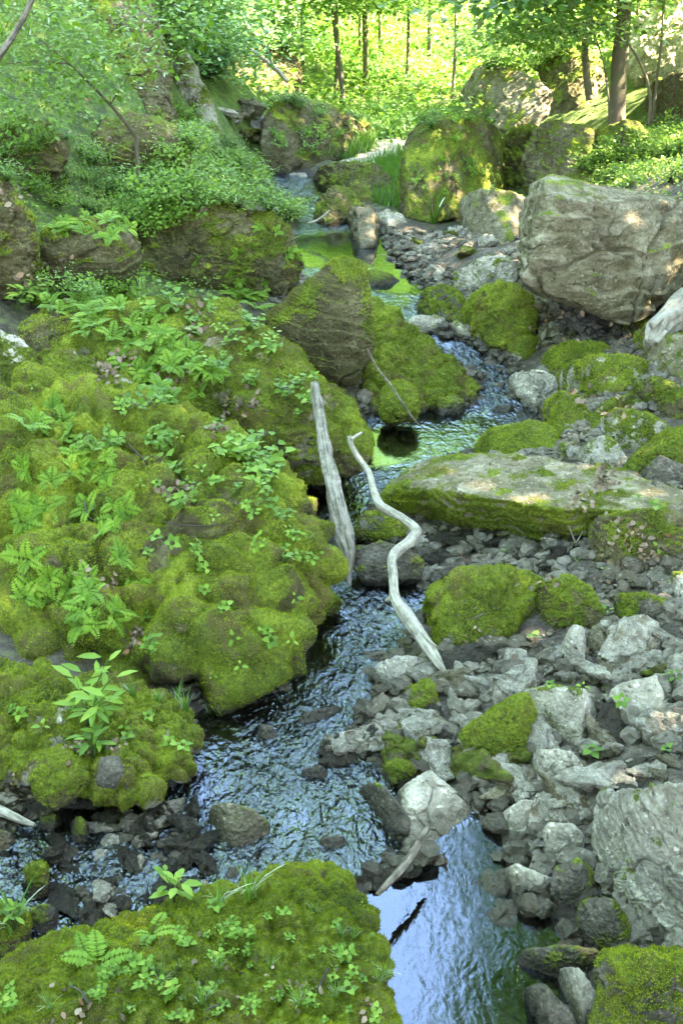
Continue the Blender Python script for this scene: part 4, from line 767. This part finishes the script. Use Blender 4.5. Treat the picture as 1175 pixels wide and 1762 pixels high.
def grass_proto(seed, n, H, w=.06, sp=.5):
    rg = np.random.default_rng(seed); V, F, o = [], [], 0
    for i in range(n):
        a = rg.uniform(0, 6.28); d = np.array([math.cos(a), math.sin(a), 0]); s = np.array([-d[1], d[0], 0]); h = H*rg.uniform(.5, 1.1); b = rg.uniform(.1, sp)*h; p0 = d*rg.uniform(0, H*.12); hw = h*w*.5*rg.uniform(.5, 1)
        for t in (0, .3, .6, .85): V += [p0+d*b*t*t+np.array([0, 0, h*(t-.25*t*t*sp)])-s*hw*(1-t*.7), p0+d*b*t*t+np.array([0, 0, h*(t-.25*t*t*sp)])+s*hw*(1-t*.7)]
        V.append(p0+d*b+np.array([0, 0, h*(1-.25*sp)]))
        for k in range(3): F += [[o+2*k, o+2*k+1, o+2*k+3], [o+2*k, o+2*k+3, o+2*k+2]]
        F.append([o+6, o+7, o+8]); o += 9
    m = mesh('grass_tuft', np.array(V), np.array(F), GRASSM, {'v': np.repeat(rg.random(n), 9)}, smooth=False); return obj('grass_tuft', m)
HB = [plant_proto('woodland_herb', 100+i, 2+i%3, 4+i%3, .10+.02*i, .045+.004*i, LEAF if i % 2 else HEART, spread=.5) for i in range(5)]
SEED = [plant_proto('seedling', 130+i, 1, 3+i, .07, .042, HEART if i else LEAF, mode='top') for i in range(3)]
JW = plant_proto('leafy_plant', 150, 6, 7, .26, .10, LEAF, spread=.45, width=.55); JW2 = plant_proto('leafy_plant', 151, 3, 7, .18, .075, LEAF, spread=.4, width=.6); JW3 = plant_proto('leafy_plant', 153, 2, 8, .22, .08, LEAF, spread=.25, width=.75)
BU = [bush_proto('leafy_shrub', 170+i, 420, .34, .30, .055, LEAFM if i != 1 else FERNM) for i in range(4)]
BF = [bush_proto('far_shrub', 180+i, 700, 1.0, .8, .12, BLUEM if i < 2 else TREEM) for i in range(4)]
GT = [grass_proto(190, 34, .16), grass_proto(191, 22, .22, .05, .7), grass_proto(192, 14, .28, .09, .6)]
def many(poly, n, seed, protos, s0, s1, label, cat, group, want=None, lean=.5, minz=-.2):
    rg = np.random.default_rng(seed+5000)
    for h in scatter(poly, n, seed, want, minz): spawn(protos[rg.integers(len(protos))], h, rg.uniform(s0, s1), label, cat, group, lean)
# ferns
many([(0,720),(90,700),(170,740),(230,860),(235,1000),(190,1110),(60,1060),(0,1000)], 44, 1, FP, .38, .68, 'bright fern growing on the left flank of the huge lumpy moss boulder', 'fern', 'ferns on the left flank of the huge moss boulder', rocky, .75)
many([(130,540),(230,520),(320,560),(370,640),(330,720),(250,680),(170,630)], 42, 2, FP, .42, .72, 'fern in the bed of ferns on the hillock behind the huge moss boulder', 'fern', 'ferns on the ridge boulder above the huge moss boulder', None, .6)
many([(60,370),(240,370),(240,410),(70,410)], 14, 3, FP, .4, .65, 'fern hanging over the undercut boulder', 'fern', 'ferns hanging over the undercut boulder', rocky, .7)
many([(300,380),(520,390),(500,490),(300,480)], 12, 4, FP, .35, .6, 'small fern clinging to the front of the overgrown boulder', 'fern', 'ferns clinging to the front of the overgrown boulder', rocky, .9, -1)
many([(60,500),(250,500),(170,530),(60,540)], 12, 5, FP, .55, .85, 'fern growing between the undercut boulder and the dark cleft', 'fern', 'ferns between undercut boulder and cleft')
many([(400,500),(450,505),(440,540),(400,530)], 6, 6, FP, .8, 1.1, 'fern in the gap left of the pointed boulder', 'fern', 'ferns left of the pointed boulder')
for px, py, s in ((170,1640,.55),(262,1590,.45),(150,1625,.4)):
    h = hit(px, py+20); spawn(FP[0], h, s, 'small pale fern sprig at the left rim of the foreground boulder', 'fern', 'fern sprigs at the rim of the foreground boulder', .3)
# herbs and seedlings
many([(30,660),(250,690),(420,800),(540,900),(540,1000),(300,880),(120,760)], 46, 11, HB+SEED, .45, .85, 'small broad leaved herb on top of the huge lumpy moss boulder', 'herb', 'herbs on top of the huge moss boulder', None, .4)
many([(250,880),(500,950),(520,1100),(380,1190),(220,1140)], 20, 12, SEED+HB[:2], .5, .9, 'little seedling on the face of the huge lumpy moss boulder', 'seedling', 'seedlings on the face of the huge moss boulder', None, .6)
many([(60,520),(330,500),(450,570),(560,650),(520,720),(400,690),(250,620)], 40, 13, HB+SEED, .55, .95, 'broad leaved herb on the long ridge boulder', 'herb', 'herbs on the long ridge boulder', None, .4)
many([(340,720),(440,780),(500,830),(480,850),(380,790)], 16, 14, HB, .5, .9, 'pale green herb at the rim between ridge boulder and huge moss boulder', 'herb', 'herbs in the crease between the two big left boulders', None, .3)
many([(20,1700),(200,1670),(420,1570),(620,1540),(690,1762),(0,1762)], 62, 15, SEED+HB[:3], .2, .45, 'tiny seedling on the mossy foreground boulder', 'seedling', 'seedlings on the mossy foreground boulder', None, .3)
many([(0,1190),(330,1230),(330,1300),(180,1290),(0,1230)], 10, 16, SEED, .5, .8, 'little seedling on the low rounded moss boulder', 'seedling', 'seedlings on the low rounded moss boulder')
many([(870,880),(1175,860),(1175,1400),(870,1250)], 14, 17, SEED, .5, .9, 'tiny green seedling between the stones of the right bank', 'seedling', 'seedlings on the right bank')
many([(700,190),(850,210),(860,330),(800,350),(720,330),(700,260)], 50, 18, HB+SEED, .45, .75, 'light green ivy sprig on the tall upright boulder', 'ivy sprig', 'ivy sprigs on the tall upright boulder', rocky, .9, -1)
many([(460,170),(560,185),(640,220),(560,270),(470,270)], 36, 19, HB, .6, 1.0, 'vine sprig hanging on the dark block upstream', 'vine sprig', 'vine sprigs on the dark upstream block', rocky, .9, -1)
for px, py, pr, s, lab in ((150,1250,JW,.95,'tall leafy plant with many pointed leaves on the low rounded moss boulder'),(160,1305,JW2,.9,'shorter pointed leaf plant beside the grey stone of the low rounded moss boulder'),(75,1265,SEED[0],.9,'four leaved seedling at the left of the low rounded moss boulder'),
    (300,1555,JW3,.75,'tall thin plant with lobed leaves rising over the gravel bed'),(600,1720,SEED[1],.6,'broad leaf seedling near the right end of the foreground boulder'),(370,1570,SEED[2],.65,'broad leaved seedling at the rim of the foreground boulder'),
    (1018,1310,SEED[2],.95,'bright green seedling standing between stones below the blocky boulder'),(30,540,JW,.9,'large leaved pale plant at the photo edge above the cleft'),(1160,1180,JW2,.5,'fresh green plant at the right edge above the pale slab'),(20,1590,JW2,.6,'round leaved plant at the left edge on the brown moss boulder')):
    h = hit(px, py); spawn(pr, h, s, lab, 'plant', None, .2)
for px, py, k, s, lab in ((320,1225,0,.7,'thin green grass tuft at the back of the low rounded moss boulder'),(430,1545,1,.75,'grass tuft at the stream end of the foreground boulder'),(375,1560,1,.6,'small grass tuft beside the tall thin plant'),(25,1600,2,.75,'long bladed grass at the left edge'),(745,384,2,1.6,'pale grass tuft at the foot of the ivy covered boulder'),
    (230,1200,0,.6,'small grass tuft behind the low rounded moss boulder'),(505,800,0,.5,'wisp of grass on the rim above the dark hollow')):
    h = hit(px, py); spawn(GT[k], h, s, lab, 'grass tuft', None, .2)
many([(60,1720),(300,1620),(560,1530),(680,1700),(400,1762),(60,1762)], 26, 41, GT[:2], .12, .4, 'grass', 'grass tuft', 'small grass tufts on the foreground boulder', None, .2)
many([(280,1180),(420,1225),(330,1240),(250,1210)], 6, 42, GT[:2], .2, .45, 'grass', 'grass tuft', 'small grass tufts behind the creekside boulder', None, .2)
many([(200,700),(480,840),(560,960),(350,900)], 12, 43, GT[:2], .15, .4, 'grass', 'grass tuft', 'small grass tufts on the huge moss boulder', None, .2)
for k, (x, y) in enumerate([(395,560),(250,800),(430,700),(330,900),(160,880),(560,1690),(380,1745),(700,1690),(1010,1160),(1130,1120),(300,640),(480,760),(150,1720),(90,560)]):
    h = hit(min(x, 1170), y)
    if h is None: continue
    rg = np.random.default_rng(k+900); t = unit(np.cross(h[1], rg.normal(size=3))); L = rg.uniform(.08, .22)*h[0][1]/4; q = h[0]+h[1]*.012
    V, F = tube([q-t*L*.5, q+h[1]*.01+rg.normal(size=3)*.008, q+t*L*.3+h[1]*.012, q+t*L*.5+rg.normal(size=3)*.01], [.004, .0045, .003, .0015], 6, .001, k, 4)
    o = obj('small_twig', mesh('small_twig', V-q, F, STICK if k % 2 else PLANK), None, q); tag(o, 'thin dry twig', 'twig', 'thin dry twigs lying about')
# leafy shrubs on the left hillside, the overgrown boulder and the right slope
many([(0,190),(110,220),(230,350),(240,385),(60,375),(0,300)], 24, 31, BU, .3, .6, 'leafy undergrowth shrub on the left hillside', 'shrub', 'leafy shrubs on the left hillside', None, .3)
many([(190,340),(260,290),(400,300),(500,350),(520,400),(440,360),(300,370),(240,420)], 56, 32, BU, .45, .9, 'bright leafy shrub crowning the overgrown boulder', 'shrub', 'leafy shrubs crowning the overgrown boulder', None, .4)
many([(300,200),(400,260),(480,340),(400,320),(300,290)], 20, 33, BU, .5, .9, 'leafy shrub on the bank beyond the overgrown boulder', 'shrub', 'leafy shrubs beyond the overgrown boulder', None, .3)
many([(40,490),(230,495),(130,520),(0,540)], 10, 34, BU, .35, .6, 'low leafy clump below the undercut boulder', 'shrub', 'leafy clumps below the undercut boulder', None, .3)
many([(1010,290),(1175,230),(1175,310),(1100,330),(1000,310)], 24, 35, BU, .5, .9, 'ferny shrub on the right slope above the large tan boulder', 'shrub', 'ferny shrubs on the right slope', None, .3)
many([(700,185),(840,190),(850,210),(700,230)], 8, 36, BU, .35, .55, 'leafy shrub on top of the tall upright boulder', 'shrub', 'shrubs on top of the tall upright boulder', None, .3)
many([(460,165),(640,215),(540,200)], 6, 37, BU, .4, .6, 'leafy shrub on top of the dark upstream block', 'shrub', 'shrubs on top of the dark upstream block', None, .3)
many([(310,40),(500,30),(520,110),(420,90),(400,160),(330,150)], 24, 38, BF[:2], .4, .9, 'cool green shrub draping the recessed bluff', 'shrub', 'shrubs draping the recessed bluff', None, .2)
many([(500,90),(780,60),(790,150),(680,170),(640,140),(520,130)], 26, 39, BF, .35, .7, 'shrub on the far valley floor', 'shrub', 'shrubs on the far valley floor', soil, .2)
many([(790,60),(1050,40),(1050,110),(950,130),(820,140),(760,180)], 26, 40, BF[2:], .4, .9, 'sunlit shrub over the rock faces of the right slope', 'shrub', 'sunlit shrubs over the right rock faces', None, .2)
# undergrowth mass on the slopes, grass by the path, leaf litter
def ground_scatter(n, xr, yr, seed, cond, size, mat, name, label, tmpl=DIAM, clump=1., hgt=.25):
    rg = np.random.default_rng(seed); x = rg.uniform(*xr, n); y = rg.uniform(*yr, n); k = fbm(np.stack([x*clump, y*clump, x*0], 1), seed, 3)
    m = cond(x, y) & (k+rg.normal(size=n)*.12 > -.08); x, y, k = x[m], y[m], k[m]; z = np.array([ground_at(a, b) for a, b in zip(x, y)])
    z += rg.random(len(x))**1.5*hgt*(1+k*2)+.01; n = len(x); s = size*rg.uniform(.5, 1.4, n)*np.clip(np.hypot(x, y)/14, .6, 2.4)
    V, F, v = leafset(np.stack([x, y, z], 1), rdir(n, .6), unit(np.array([0, 0, 1.])+rg.normal(size=(n, 3))*.45), s, tmpl, 1.1)
    return tag(obj(name, mesh(name, V, F, mat, {'v': v})), label, name.replace('_', ' '), kind='stuff')
ground_scatter(260000, (-17, 17), (12.5, 46), 51, lambda x, y: (sdist(x, y) > .8) & ((y > 17.5) | (x > 4.5) | (x < -3)), .075, TREEM, 'undergrowth', 'green undergrowth covering the far slopes', clump=.9, hgt=.45)
ground_scatter(36000, (-8, -1.0), (7.2, 14), 52, lambda x, y: (sdist(x, y) > .7) & ((y > 8.6) | (x < -2.2)), .05, FERNM, 'hillside_weeds', 'low weeds carpeting the left hillside', clump=1.6, hgt=.14)
ground_scatter(30000, (2.6, 9), (7.5, 15), 53, lambda x, y: x > 0, .05, LEAFM, 'slope_weeds', 'low weeds on the right slope', clump=1.6, hgt=.14)
def grass_patch():
    rg = np.random.default_rng(8); n = 30000; x = rg.uniform(-.8, 1.3, n); y = rg.uniform(14.2, 22, n); pth = np.array([[c[0], c[1]] for c in cc]); d = np.min(np.hypot(x[:,None]-pth[None,:,0], y[:,None]-pth[None,:,1]), 1)
    m = (sdist(x, y) > .5) & (d > .3); x, y = x[m], y[m]; z = np.array([ground_at(a, b) for a, b in zip(x, y)])
    V, F, v = leafset(np.stack([x, y, z-.01], 1), unit(rdir(len(x))*.5+np.array([0, 0, 1.])), rdir(len(x)), rg.uniform(.12, .3, len(x)), BLADE, .09)
    tag(obj('grass', mesh('grass', V, F, GRASSM, {'v': v}, smooth=False)), 'fresh green grass either side of the footpath', 'grass', kind='stuff')
grass_patch()
LITC = [(300,845,26,60),(320,860,14,30),(235,1095,14,40),(228,1110,12,25),(140,985,16,20),(190,1000,14,18),(330,560,40,40),(185,640,30,60),(220,620,26,50),(300,650,30,40),(430,690,30,30),(370,740,20,30),(385,710,20,20),
  (1090,925,40,70),(1130,960,30,50),(1060,990,30,40),(940,1000,20,20),(1010,860,30,40),(1040,830,30,50),(1000,690,30,30),(1060,705,30,30),(110,490,50,60),(60,480,30,40),(640,1740,30,8),(500,1700,80,20),(150,1740,80,20),(400,1640,120,16),
  (30,1370,30,40),(130,1290,30,30),(200,1290,20,20),(820,1110,60,40),(1050,1130,60,70),(1130,1110,40,40),(340,350,50,40),(120,240,90,70),(30,340,30,30),(960,560,60,50),(1060,575,30,30),(640,1290,40,15)]
P, Nn = [], []
rg = np.random.default_rng(77)
for x, y, r, n in LITC:
    for k in range(n):
        h = hit(x+rg.normal()*r*.5, y+rg.normal()*r*.4)
        if h is not None and h[0][1] < 14: P.append(h[0]+h[1]*rg.uniform(.003, .018)); Nn.append(unit(h[1]+rg.normal(size=3)*.5))
P = np.array(P); Nn = np.array(Nn); V, F, v = leafset(P, rdir(len(P)), Nn, rg.uniform(.022, .05, len(P))*np.clip(P[:,1]/6, .6, 1.3), LEAF, 1.2)
tag(obj('leaf_litter', mesh('leaf_litter', V, F, LITTER, {'v': v})), 'drifts of dry brown fallen leaves', 'dead leaves', kind='stuff')
# ---------------------------------------------------------------- trees
def crown_mesh(seed, n, clumps, rad, lsz, flat=.35, spread=.35, mat=None, tmpl=DIAM, wid=1.):
    """leaf clumps round given limb tips"""
    rg = np.random.default_rng(seed); P, D = [], []; m = n//len(clumps)
    for c in clumps:
        q = rg.normal(size=(m, 3))*spread*np.array([1, 1, flat]); P.append(np.array(c)+q); D.append(unit(q+rg.normal(size=(m, 3))*.3*spread+np.array([0, 0, -.05*spread])))
    P = np.concatenate(P); D = np.concatenate(D); Nn = unit(np.array([0, 0, 1.])+rg.normal(size=P.shape)*.4)
    V, F, v = leafset(P, D, Nn, lsz*rg.uniform(.6, 1.25, len(P)), tmpl, wid); return mesh('crown', V, F, mat or TREEM, {'v': v})
def tree_proto(name, seed, H, r, CR, base_frac, nl, n, lsz, spread, flat=.35, lean=(0, 0), mat=None, barkmat=None):
    rg = np.random.default_rng(seed); root = bpy.data.objects.new(name, None); COL.objects.link(root)
    path = [np.array([lean[0]*t*H+rg.normal()*.012*H*t, lean[1]*t*H+rg.normal()*.012*H*t, H*t]) for t in np.linspace(0, 1, 7)]; path[0][2] = -.3
    parts = [tube(path, r*np.linspace(1.15, .15, 7), 10, r*.15, seed, 4)]; cl = []
    for i in range(nl):
        t = base_frac+(1-base_frac)*(i+.5)/nl; p = np.array([np.interp(t, np.linspace(0, 1, 7), [q[k] for q in path]) for k in range(3)]); a = i*2.4+rg.uniform(-.5, .5)
        L = CR*rg.uniform(.6, 1.1)*math.sin(math.pi*min(.95, max(.15, (t-base_frac)/(1-base_frac)*.8+.2))); d = np.array([math.cos(a), math.sin(a), rg.uniform(.15, .5)])
        e = p+d*L; parts.append(tube([p, p+d*L*.5+np.array([0, 0, .05*L]), e], [r*.32*(1.1-t), r*.2*(1.1-t), r*.06], 5, sub=2)); cl += [e, p+d*L*.62+rg.normal(size=3)*spread*.7, e+rg.normal(size=3)*spread]
    V, F = join(parts); kid(root, obj('trunk', mesh('trunk', V, F, barkmat or BARK), root)); kid(root, obj('crown', crown_mesh(seed+1, n, cl, CR, lsz, flat, spread, mat), root)); return root
SAP = [tree_proto('sapling', 200+i, 4.5+i, .035, 1.5, .22, 18, 4600, .085, .34, .22, (random.uniform(-.06,.06), 0)) for i in range(3)]
TALL = [tree_proto('forest_tree', 220+i, 15+2*i, .14, 4.2, .16, 34, 15000, .24, 1.0, .45) for i in range(3)]
def ground_pt(x, y): return (np.array([x, y, ground_at(x, y)]), np.array([0, 0, 1.]))
rt = np.random.default_rng(99)
for (px, Y, s) in ((520,24,1.1),(575,22,1.0),(630,25,1.2),(655,29,1.2),(700,24,1.0),(740,27,1.3),(600,33,1.4),(500,31,1.3),(440,26,1.2),(380,24,1.1),(340,21,1.0),(780,22,.9),(820,26,1.2),(680,34,1.5),(850,21,.8),(550,38,1.6),(900,23,1.),(470,38,1.6),(760,35,1.5),(620,28,1.)):
    x = at(px, 100, Y)[0]; spawn(SAP[rt.integers(3)], ground_pt(x, Y), s, 'slender young tree with airy layered leaves on the far valley floor', 'sapling', 'slender young trees of the far valley', 0)
for (px, Y, s) in ((940,19,.85),(1010,20,.9),(1090,18,.8),(1150,20,.9),(1180,16.5,.7)):
    x = at(px, 100, Y)[0]; spawn(SAP[rt.integers(3)], ground_pt(x, Y), s, 'sunlit young tree on the right slope', 'sapling', 'sunlit young trees of the right slope', 0)
for (px, Y, s) in ((60,15.5,.75),(240,18,.9),(120,17,.9)):
    x = at(px, 100, Y)[0]; spawn(SAP[rt.integers(3)], ground_pt(x, Y), s, 'leafy young tree on the left hillside', 'sapling', 'leafy young trees of the left hillside', 0)
ORD = ['']+[a+' ' for a in 'second third fourth fifth sixth seventh eighth ninth tenth eleventh twelfth thirteenth fourteenth fifteenth sixteenth seventeenth eighteenth nineteenth twentieth'.split()]
for i, (x, y, s) in enumerate(sorted(FAR_TREES)): spawn(TALL[rt.integers(3)], ground_pt(x, y), s, f'tall forest tree, {ORD[i]}counted from the left along the far slope', 'tree', 'tall trees of the far forest', 0)
for i, (x, y, s) in enumerate(sorted(SKY_BLOCK_TREES)): spawn(TALL[rt.integers(3)], ground_pt(x, y), s, f'unseen tree added to block low sky, {ORD[i]}counted from the left behind the viewpoint', 'tree', 'unseen trees added to block the low sky', 0)
for i, (x, y, s) in enumerate(sorted(SHADE_TREES)): spawn(TALL[rt.integers(3)], ground_pt(x, y), s, f'unseen tree added to block low sky, {ORD[i]}counted from the stream on the right rim', 'tree', 'unseen trees added to shade the near ravine', 0)
def named_tree(name, label, pts, rad, clumps, n, lsz, spread, flat=.25, mat=None, bark=None, limbs=(), tmpl=DIAM):
    P = [at(*p) for p in pts]; g = P[0]; base = np.array(g); r = bpy.data.objects.new(name, None); COL.objects.link(r); r.location = base
    parts = [tube(P, rad, 12, .12*max(rad), 9, 6)]
    for pl, rr in limbs: parts.append(tube([at(*p) for p in pl], rr, 6, .1*max(rr), 4, 4))
    V, F = join(parts); obj('trunk', mesh('trunk', V-base, F, bark or BARK), r)
    if clumps: obj('crown', crown_mesh(len(label), n, [(c if isinstance(c, np.ndarray) else at(*c))-base for c in clumps], 1, lsz, flat, spread, mat, tmpl), r)
    return tag(r, label, 'tree')
_cr = []
for i in range(60):
    yy = rt.uniform(12.5, 17.5); zz = 6.5+i*.23; _cr.append(np.array([rt.uniform(min(.10*yy+max(0, zz-8)*.35, .172*yy)+.35, 6.2), yy, zz]))
named_tree('straight_tree', 'straight grey tree trunk standing on the sunlit right slope', [(1060,240,15.3),(1062,180,15.3),(1066,100,15.4),(1074,0,15.5),(1085,-200,15.8),(1095,-520,16.2),(1080,-1100,16.5),(1040,-2000,16.5),(980,-4300,16.3)], [.125,.105,.10,.095,.09,.08,.07,.05,.02], [(1000,-60,15),(1080,-80,15.6),(900,-20,15)]+list(_cr), 46000, .17, .62)
named_tree('pale_tree', 'thin pale twisting tree left of the straight grey trunk', [(1014,172,16.3),(1008,120,16.3),(1006,70,16.3),(1014,30,16.3),(1010,-30,16.4),(1000,-150,16.6)], [.055,.05,.045,.05,.04,.02], [(960,0,16),(1000,-50,16.2),(930,40,16),(1040,-20,16.5),(900,60,16.2)], 4500, .09, .42, bark=DRIFT)
named_tree('arching_sapling', 'thin dark sapling arching over in front of the straight trunk', [(1115,215,14.6),(1118,170,14.6),(1108,125,14.6),(1080,75,14.5),(1040,45,14.5),(1000,38,14.4)], [.022,.02,.018,.014,.010,.005], [(1000,40,14.4),(960,60,14.4),(1040,50,14.5)], 900, .08, .3)
named_tree('thin_sapling', 'thin dark upright sapling at the top right edge', [(1122,215,14.8),(1128,150,14.8),(1138,60,14.8),(1142,-60,14.8)], [.02,.018,.015,.01], [(1140,-60,14.8),(1160,-20,14.8),(1110,-30,14.7)], 900, .08, .3)
named_tree('spindly_sapling', 'spindly leaning sapling between the pale tree and straight trunk', [(1048,225,15),(1046,170,15),(1038,110,15),(1020,50,15),(1008,0,15)], [.014,.012,.010,.008,.005], [(1008,0,15)], 300, .08, .3)
named_tree('twin_tree', 'brown trunk with a darker twin behind it standing left of centre at the top', [(286,170,15),(287,120,15),(288,60,15),(292,0,15),(298,-120,15.2),(300,-300,15.4)], [.062,.056,.055,.055,.05,.03], [(240,-60,15),(300,-80,15),(340,0,15),(360,-60,15),(220,0,14.8),(320,60,15.2),(260,30,14.7)], 5000, .10, .42, limbs=[([(279,170,15.1),(280,80,15.15),(279,0,15.2),(272,-80,15.2)], [.035,.03,.028,.02]), ([(288,40,15),(330,10,15),(370,0,15)], [.02,.012,.006])])
named_tree('leaning_sapling', 'dark leaning sapling with a bent stem on the left hillside', [(238,300,10.6),(236,262,10.6),(234,236,10.6),(214,208,10.5),(190,180,10.4),(160,148,10.3),(120,110,10.1),(60,60,9.9)], [.018,.018,.02,.016,.014,.012,.009,.005],
   [(x, y, 9.6+(i % 5)*.25) for i, (x, y) in enumerate([(10,20),(60,20),(110,15),(160,30),(210,20),(250,45),(30,70),(80,75),(130,70),(180,80),(230,85),(20,120),(70,125),(120,120),(170,125),(40,170),(100,165),(20,210),(150,160),(290,20),(330,40),(0,90),(200,140),(270,110),(370,20),(60,200)])], 2600, .06, .17, .4, mat=LEAFM, limbs=[([(120,110,10.1),(60,105,10),(10,110,9.9)], [.009,.007,.004]), ([(190,180,10.4),(230,120,10.2),(280,60,10)], [.008,.006,.003])], tmpl=LEAF)
limb('overhanging_bough', 'dark leafy bough reaching in at the top left corner', 'branch', [(-60,180,8.6),(0,95,8.7),(30,50,8.8),(60,-10,8.9),(90,-80,9.0)], [.03,.026,.022,.02,.014], STICK, .15, 8)
named_tree('far_thin_tree', 'thin brown tree standing just left of the footpath in the distance', [(590,180,21.5),(586,120,21.5),(578,60,21.5),(572,0,21.5),(565,-120,21.5)], [.05,.045,.04,.038,.03], [(560,0,21.3),(600,-30,21.4),(530,-10,21.5),(580,-60,21.5)], 3000, .11, .5)
named_tree('far_dark_tree', 'thin dark straight tree in the distance directly above the footpath', [(628,165,23.5),(628,80,23.5),(626,0,23.5),(624,-120,23.5)], [.05,.045,.04,.03], [(640,-30,23.4),(600,-10,23.5),(670,0,23.5)], 3000, .11, .5)
# prototypes nobody used leave no trace
for o in [x for x in COL.objects if x.type == 'EMPTY' and 'category' not in x]:
    for c in list(x for x in COL.objects if x.parent == o): bpy.data.objects.remove(c)
    bpy.data.objects.remove(o)

# ---------------------------------------------------------------- labels of repeats: each by the boulder it lies at
def to_px(p):
    q = np.array(p)-np.array([0, 0, CAMZ]); f = q[1]*math.cos(PITCH)-q[2]*math.sin(PITCH); u = q[1]*math.sin(PITCH)+q[2]*math.cos(PITCH)
    return 587.5+FPX*q[0]/max(f, .1), 881-FPX*u/max(f, .1)
NAMED = []
for (o, V, F, nn, mm, S, tf, base) in ROCKS:
    c = V.mean(0)+base; NAMED.append((o.name.split('.')[0].replace('_', ' '), *to_px(c), S*FPX/max(base[1], 1)))
ORD = ['', 'second ', 'third ', 'fourth ', 'fifth ', 'sixth ', 'seventh ', 'eighth ', 'ninth ', 'tenth ', 'eleventh ', 'twelfth ']+[a+' ' for a in 'thirteenth fourteenth fifteenth sixteenth seventeenth eighteenth nineteenth twentieth'.split()]+['twenty-'+a+' ' for a in 'first second third fourth fifth sixth seventh eighth ninth'.split()]+['thirtieth ']+['thirty-'+a+' ' for a in 'first second third fourth fifth sixth seventh eighth ninth'.split()]+['fortieth ']
KW = {'stone': {'wet': 'wet dark stone', '': 'loose stone'}}
keys = {}
for o in COL.objects:
    if 'group' in o and 'category' in o and o.parent is None and o['category'] != 'tree':
        x, y = to_px(o.location); best = min(NAMED, key=lambda n: math.hypot(x-n[1], y-n[2])/(n[3]+60)); dx, dy = x-best[1], y-best[2]
        r = math.hypot(dx, dy)/max(best[3], 30)
        pos = 'on' if r < .45 and o['category'] != 'stone' else ('left of' if dx < 0 else 'right of') if abs(dx) > abs(dy)*1.2 else ('above' if dy < 0 else 'below')
        short = {'stone': 'wet dark stone' if 'wet' in o['label'] or 'dark' in o['label'].split()[0] else 'loose grey stone'}.get(o['category'], 'small '+o['category'] if o.scale[0] < .6 and o['category'] not in ('seedling',) else 'leafy '+o['category'] if o['category'] in ('shrub',) else o['category'])
        keys.setdefault((short, pos, best[0]), []).append((math.hypot(dx, dy), o))
for (short, pos, nm), L in keys.items():
    L.sort(key=lambda t: t[0])
    for i, (_, o) in enumerate(L): o['label'] = (f'{short} {pos} the {nm}, {ORD[i] if i else ""}closest to its middle' if i < 40 else f'{short} {pos} the {nm}, towards the outer end of its patch')
